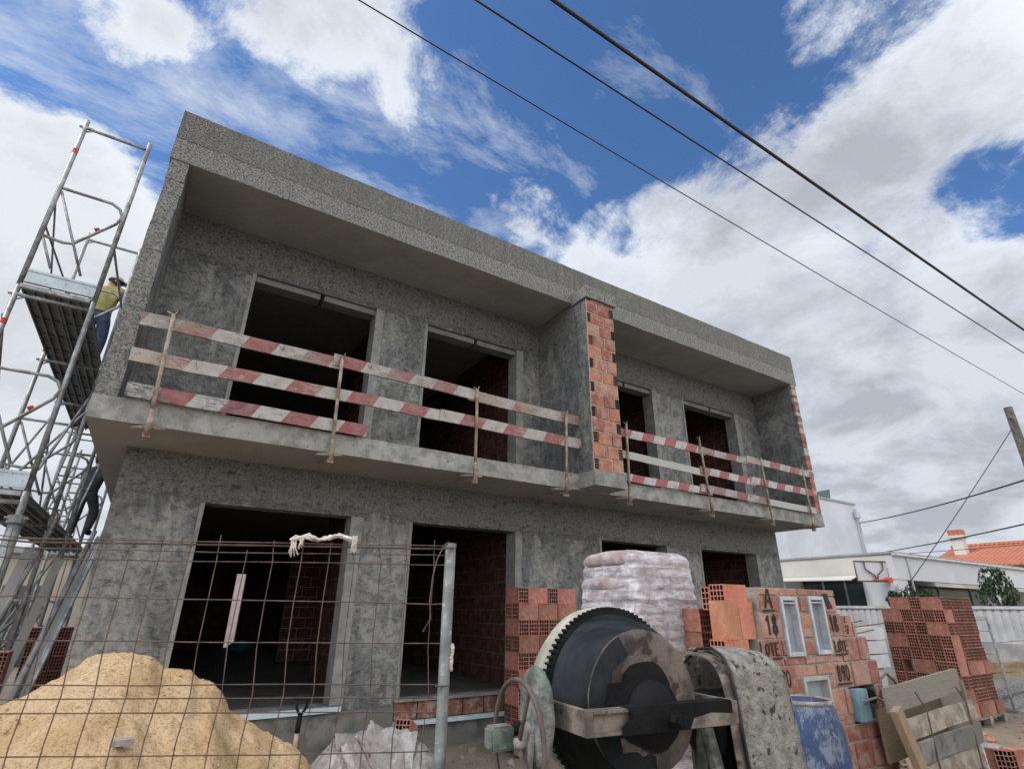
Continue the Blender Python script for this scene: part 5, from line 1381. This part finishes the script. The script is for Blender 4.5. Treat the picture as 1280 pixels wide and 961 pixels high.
def person(label, base, rz, pose, shirt, trousers, cap, sleeves):
    x0, y0, z0 = base; ca, sa = math.cos(rz), math.sin(rz)
    t = thing('person', label, 'person', base)
    P = lambda x, y, z: (x0+x*ca-y*sa, y0+x*sa+y*ca, z0+z)   # +y is the way the person faces
    J = {}
    for k, (p, r) in pose.items(): J[k] = (P(*p), r)
    E = [('pelvis','waist'),('waist','chest'),('chest','neck'),('neck','head'),('head','crown')]
    E += [('head','nose')]
    for s_ in 'LR': E += [('chest','sh'+s_),('sh'+s_,'el'+s_),('el'+s_,'wr'+s_),('wr'+s_,'palm'+s_),('pelvis','hip'+s_),('hip'+s_,'kn'+s_),('kn'+s_,'an'+s_),('an'+s_,'toe'+s_)]
    for s_ in 'LR':
        w = Vector(J['wr'+s_][0]); q = Vector(J['palm'+s_][0]); d = (q-w).normalized(); side = d.cross(Vector((0,0,1))).normalized()
        for f in range(4):
            b = q + side*(.018*(f-1.5)); J['f%d%s' % (f, s_)] = (tuple(b + d*.045), .009); J['g%d%s' % (f, s_)] = (tuple(b + d*(.075+.008*(f in (1, 2))) - Vector((0,0,.02))), .008)
            E += [('palm'+s_, 'f%d%s' % (f, s_)), ('f%d%s' % (f, s_), 'g%d%s' % (f, s_))]
        J['th'+s_] = (tuple(w.lerp(q, .4) - side*.04 + d*.03), .010); E.append(('wr'+s_, 'th'+s_))
    body = skin_obj('body', J, E, M['skin'], t, 'pelvis'); body.data.materials.append(shirt); body.data.materials.append(trousers)
    arms = [Vector(J[k+s_][0]) for s_ in 'LR' for k in ('el', 'wr', 'palm')]; o3 = Vector(base)
    for pg in body.data.polygons:
        c = pg.center + o3
        if min((c-a).length for a in arms) < .15: continue
        h_ = pg.center.z
        if h_ < .98: pg.material_index = 2
        elif h_ < 1.50: pg.material_index = 1
    def grow(k, d): r = J[k][1]; return (J[k][0], tuple(q+d for q in r) if isinstance(r, tuple) else r+d)
    ks = ['pelvis','waist','chest','neck'] + ['sh'+s_ for s_ in 'LR']; S_ = {k: grow(k, .034) for k in ks}
    S_['neck'] = (tuple(Vector(J['chest'][0]).lerp(Vector(J['neck'][0]), .8)), .09)
    Es = [('pelvis','waist'),('waist','chest'),('chest','neck'),('chest','shL'),('chest','shR')]
    for s_ in 'LR':
        a = Vector(J['sh'+s_][0]); b = Vector(J['el'+s_][0]); S_['sl'+s_] = (tuple(a.lerp(b, sleeves)), .072); Es.append(('sh'+s_, 'sl'+s_))
    skin_obj('shirt', S_, Es, shirt, t, 'waist')
    ks = ['pelvis'] + [k+s_ for s_ in 'LR' for k in ('hip','kn','an')]; T_ = {k: grow(k, .026) for k in ks}
    T_['waistband'] = (tuple(Vector(J['pelvis'][0]).lerp(Vector(J['waist'][0]), .4)), tuple(q+.004 for q in J['pelvis'][1]))
    Et = [('pelvis','waistband')]
    for s_ in 'LR': Et += [('pelvis','hip'+s_),('hip'+s_,'kn'+s_),('kn'+s_,'an'+s_)]
    skin_obj('trousers', T_, Et, trousers, t, 'pelvis')
    for s_ in 'LR': skin_obj('boot', {'a': grow('an'+s_, .018), 'b': grow('toe'+s_, .018)}, [('a','b')], M['gear'], t, 'a')
    h = Vector(J['head'][0]); 
    hr = ball((h.x, h.y, h.z+.02), (.103, .103, .115)); m = MB()
    keep = [f for f in hr.f if all((hr.v[i].z > h.z-.03 or (hr.v[i]-Vector(P(pose['head'][0][0], pose['head'][0][1]-.08, 0))).xy.length < .09) for i in f)]
    m.v = hr.v; m.f = keep; m.mi = [0]*len(keep); m.build('hair', M['hair'], t, smooth=True)
    # eyes and ears
    fx, fy = pose['nose'][0][0]-pose['head'][0][0], pose['nose'][0][1]-pose['head'][0][1]; L = math.hypot(fx, fy); fx /= L; fy /= L
    hx, hy, hz = pose['head'][0]
    for sg in (-1, 1):
        ball(P(hx+fx*.088-fy*.032*sg, hy+fy*.088+fx*.032*sg, hz+.005), .011, 8, 6).build('eye', M['black'], t, smooth=True)
        ball(P(hx-fy*.098*sg, hy+fx*.098*sg, hz-.005), (.014, .02, .03), 8, 6).build('ear', M['skin'], t, smooth=True)
    if cap:
        c = Vector(P(hx, hy, hz+.035)); m = MB(); b = ball(tuple(c), (.118, .118, .098), 20, 12)
        m.v = b.v; m.f = [f for f in b.f if all(b.v[i].z > c.z-.022 for i in f)]; m.mi = [0]*len(m.f)
        d = Vector(P(hx+fx, hy+fy, hz))-Vector(P(hx, hy, hz)); d.z = 0; s2 = Vector((-d.y, d.x, 0))
        vs = []; 
        for k in range(9):
            a = -1.1+2.2*k/8; q = c + (d*math.cos(a)+s2*math.sin(a))*.112; q2 = c + (d*(math.cos(a)*.115+.085)+s2*math.sin(a)*.095) + Vector((0,0,-.02))
            vs += [q+Vector((0,0,.002)), q2]
        o_ = len(m.v); m.v += vs
        for k in range(8): m.f.append([o_+2*k, o_+2*k+1, o_+2*k+3, o_+2*k+2]); m.mi.append(0)
        co = m.build('cap', M['capc'] if cap == 1 else M['navy'], t, smooth=True); co.modifiers.new('t', 'SOLIDIFY').thickness = .006
    return t
base_pose = {
 'pelvis': ((0,0,.95), (.15,.11)), 'waist': ((0,.02,1.12), (.135,.10)), 'chest': ((0,.05,1.34), (.16,.115)), 'neck': ((0,.08,1.50), .055),
 'head': ((0,.11,1.62), (.078,.09)), 'crown': ((0,.10,1.70), .07), 'nose': ((.05,.205,1.60), .016),
 'shL': ((-.19,.05,1.42), .06), 'elL': ((-.25,.16,1.18), .045), 'wrL': ((-.16,.36,1.2), .03), 'palmL': ((-.13,.43,1.22), (.04,.018)),
 'shR': ((.19,.05,1.42), .06), 'elR': ((.27,.20,1.22), .045), 'wrR': ((.2,.42,1.3), .03), 'palmR': ((.18,.49,1.33), (.04,.018)),
 'hipL': ((-.10,0,.88), .085), 'knL': ((-.12,.03,.5), .062), 'anL': ((-.12,-.02,.08), .045), 'toeL': ((-.13,.15,.035), .035),
 'hipR': ((.10,0,.88), .085), 'knR': ((.12,.05,.5), .062), 'anR': ((.12,.0,.08), .045), 'toeR': ((.13,.17,.035), .035)}
p1 = dict(base_pose); p1['head'] = ((.04,.11,1.62), (.078,.09)); p1['nose'] = ((.135,.135,1.60), .018)
person('person in beige cap, olive t-shirt and jeans standing on the upper scaffold deck', (-1.61, 10.35, 5.12), R(-15), p1, M['olive'], M['jeans'], 1, .75)
p2 = dict(base_pose); p2['knR'] = ((.14,.16,.56), .062); p2['anR'] = ((.14,.06,.2), .045); p2['toeR'] = ((.14,.22,.16), .035)
person('person in dark work clothes standing further along on the lower scaffold deck', (-1.38, 14.0, 2.75), R(-25), p2, M['navy'], M['navy'], 2, .95)

# ------------------------------------------------------------------ bricks and odds under the scaffold
for k in range(5):
    for i in range(4): brick(-1.75+i*.17, 9.2, .1+k*.195, PI/2, label='red hollow brick in the small pile between the scaffold legs', group='bricks piled between the scaffold legs')
for k in range(6):
    for i in range(3): brick(-1.2+i*.17, 11.3, .1+k*.195, PI/2, label='red hollow brick in the pile deeper along the side of the house', group='bricks piled along the side of the house')

# ------------------------------------------------------------------ world, sun, camera
w = bpy.data.worlds.new('World'); S.world = w; w.use_nodes = True
nt = w.node_tree; nt.nodes.clear(); N = NT(nt)
out = N.n('ShaderNodeOutputWorld'); bg = N.n('ShaderNodeBackground'); N.l(bg.outputs[0], out.inputs[0])
SUN_EL, SUN_AZ = R(50), R(-78)      # azimuth from +y towards +x
sky = N.n('ShaderNodeTexSky', sky_type='NISHITA'); sky.sun_disc = False
sky.sun_elevation = SUN_EL; sky.sun_rotation = SUN_AZ; sky.air_density = 1.0; sky.dust_density = .4; sky.ozone_density = 2.5
tc = N.n('ShaderNodeTexCoord'); D = tc.outputs['Generated']
nv = N.n('ShaderNodeVectorMath', operation='NORMALIZE'); N.l(D, nv.inputs[0]); D = nv.outputs[0]
sp = N.n('ShaderNodeSeparateXYZ'); N.l(D, sp.inputs[0])
zc = N.math('ADD', N.math('MAXIMUM', sp.outputs[2], .0), .22)
cx = N.n('ShaderNodeCombineXYZ'); N.l(N.math('DIVIDE', sp.outputs[0], zc), cx.inputs[0]); N.l(N.math('DIVIDE', sp.outputs[1], zc), cx.inputs[1])
cp = cx.outputs[0]
n1 = N.noise(cp, 1.5, 12, .58, .35, off=(2.3, 1.1, 0)); n2 = N.noise(cp, 5.0, 14, .66, .3, off=(7, 3, 0)); n3 = N.noise(cp, 2.6, 12, .62, .3, off=(1, 6, 2))
BL = [((-0.210,0.726,0.655),4.5,-0.35),((-0.271,0.719,0.640),3.5,-0.35),((-0.060,0.772,0.633),7,-0.40),((0.859,0.208,0.468),8,-0.40),((0.634,0.218,0.742),7,-0.30),((0.112,0.720,0.685),5,-0.20),((0.429,0.406,0.807),5,-0.25),((0.302,0.691,0.657),4,-0.20),((0.780,0.322,0.536),4,-0.20),((0.857,0.117,0.502),4,-0.20),((-0.246,0.804,0.542),8,0.46),((-0.208,0.876,0.434),11,0.45),((-0.229,0.926,0.301),12,0.4),((-0.17,0.821,0.546),4.5,0.25),((-0.234,0.68,0.695),5.5,0.34),((-0.172,0.689,0.704),3.5,0.3),((-0.118,0.708,0.697),3.2,0.26),((-0.034,0.614,0.789),7,0.3),((0.049,0.628,0.777),5.5,0.26),((0.137,0.626,0.768),5,0.24),((0.231,0.618,0.751),5,0.22),((0.213,0.682,0.7),4.5,0.24),((0.25,0.497,0.831),8,0.27),((0.426,0.552,0.717),4.5,0.2),((0.473,0.642,0.604),6,0.32),((0.372,0.672,0.641),4,0.2),((0.652,0.532,0.54),8,0.38),((0.653,0.399,0.644),7,0.2),((0.703,0.291,0.649),8,0.22),((0.724,0.131,0.677),11,0.36),((0.799,0.127,0.588),8,0.3),((0.759,0.376,0.531),7,0.22),((0.756,0.519,0.399),10,0.42),((0.854,0.359,0.377),12,0.42),((0.922,0.246,0.299),12,0.42),((0.906,0.382,0.184),15,0.42),((0.962,0.231,0.143),14,0.42),((0.919,0.158,0.36),6,0.3),((-0.5,-0.75,0.4),50,0.45),((0.5,-0.75,0.4),50,0.42),((0,-0.4,0.9),30,0.3),((-0.1,0.96,0.16),14,0.45),((-0.243,0.93,0.25),14,0.5),((-0.06,0.78,0.62),6,-0.15),((-0.26,0.66,0.7),4,-0.25),((0.871,0.167,0.462),6,-0.3)]  # the wide backward-facing entries are unseen cloud added for fill light
cov = N.math('ADD', N.math('MULTIPLY', n1, 1.05), N.math('MULTIPLY', n2, .8))
cov = N.math('SUBTRACT', cov, .57)
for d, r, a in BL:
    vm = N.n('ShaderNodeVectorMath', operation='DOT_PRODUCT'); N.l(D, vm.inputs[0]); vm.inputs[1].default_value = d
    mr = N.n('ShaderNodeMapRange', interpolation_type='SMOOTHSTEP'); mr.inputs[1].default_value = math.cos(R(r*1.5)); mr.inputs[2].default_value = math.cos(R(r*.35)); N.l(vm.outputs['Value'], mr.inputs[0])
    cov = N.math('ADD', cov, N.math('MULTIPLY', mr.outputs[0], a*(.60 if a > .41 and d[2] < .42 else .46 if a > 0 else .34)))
alpha = N.n('ShaderNodeMapRange', interpolation_type='SMOOTHSTEP'); alpha.inputs[1].default_value = .46; alpha.inputs[2].default_value = .64; N.l(cov, alpha.inputs[0])
wm = N.n('ShaderNodeMapping'); wm.inputs['Rotation'].default_value = (0, 0, R(35)); wm.inputs['Scale'].default_value = (1, 2.0, 1); N.l(cp, wm.inputs[0])
wn = N.noise(wm.outputs[0], 3.0, 14, .64, .25, off=(3, 5, 1)); wn2 = N.noise(cp, 1.1, 4, .5, off=(9, 4, 1))
wisp = N.math('MULTIPLY', N.sramp(N.math('ADD', wn, N.math('MULTIPLY', N.math('SUBTRACT', wn2, .5), .7)), .55, .75), .6)
alpha_o = N.math('MAXIMUM', alpha.outputs[0], wisp)
thick = N.sramp(cov, .55, .85)
shade = N.math('ADD', N.math('MULTIPLY', N.sramp(n3, .42, .6), .62), N.math('MULTIPLY', thick, .38), clamp=True)
K = 10.0   # the clouds are given in the same units as the sky texture
ccol = N.mix(shade, (.60*K, .64*K, .70*K), (.33*K, .35*K, .40*K))
# added fill light: unseen clouds behind the camera made brighter than those in view
back_fill = N.sramp(sp.outputs[1], .1, -.5)
ccol = N.mix(N.math('MULTIPLY', back_fill, .8), ccol, (1.55*K, 1.55*K, 1.55*K))
sunv = N.n('ShaderNodeVectorMath', operation='DOT_PRODUCT'); N.l(D, sunv.inputs[0]); sunv.inputs[1].default_value = (-.28, .85, .44)
glow = N.n('ShaderNodeMapRange', interpolation_type='SMOOTHSTEP'); glow.inputs[1].default_value = .86; glow.inputs[2].default_value = .995; N.l(sunv.outputs['Value'], glow.inputs[0])
ccol = N.mix(N.math('MULTIPLY', glow.outputs[0], .45), ccol, (.66*K, .69*K, .70*K))
skyc = N.mix(1.0, sky.outputs[0], (.66, .90, 1.14), 'MULTIPLY')
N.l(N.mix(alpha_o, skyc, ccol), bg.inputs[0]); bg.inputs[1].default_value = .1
sl = bpy.data.lights.new('sun', 'SUN'); sl.energy = 2.0; sl.angle = R(22); sl.color = (1, .95, .88)
so = bpy.data.objects.new('sun', sl); COL.objects.link(so)
sd = Vector((math.sin(SUN_AZ)*math.cos(SUN_EL), math.cos(SUN_AZ)*math.cos(SUN_EL), math.sin(SUN_EL)))
so.rotation_euler = sd.to_track_quat('Z', 'Y').to_euler(); so.location = (0, 0, 30)

cam = bpy.data.cameras.new('camera'); co = bpy.data.objects.new('camera', cam); COL.objects.link(co)
Rr = Vector((0.8420869, -0.53926011, 0.00939013)); Uu = Vector((-0.21395453, -0.31801968, 0.92362706)); Ff = Vector((0.49508899, 0.77978331, 0.38317735))
mt = Matrix((Rr, Uu, -Ff)).transposed().to_4x4(); mt.translation = (0, 0, 1.6); co.matrix_world = mt
cam.sensor_width = 36; cam.lens = 672.46/1280*36; cam.clip_end = 3000; cam.clip_start = .05
S.camera = co
S.view_settings.view_transform = 'Standard'; S.view_settings.look = 'None'; S.view_settings.exposure = .5; S.view_settings.gamma = 1
S.render.engine = 'CYCLES'
S.cycles.diffuse_bounces = 3; S.cycles.max_bounces = 6; S.cycles.transparent_max_bounces = 6
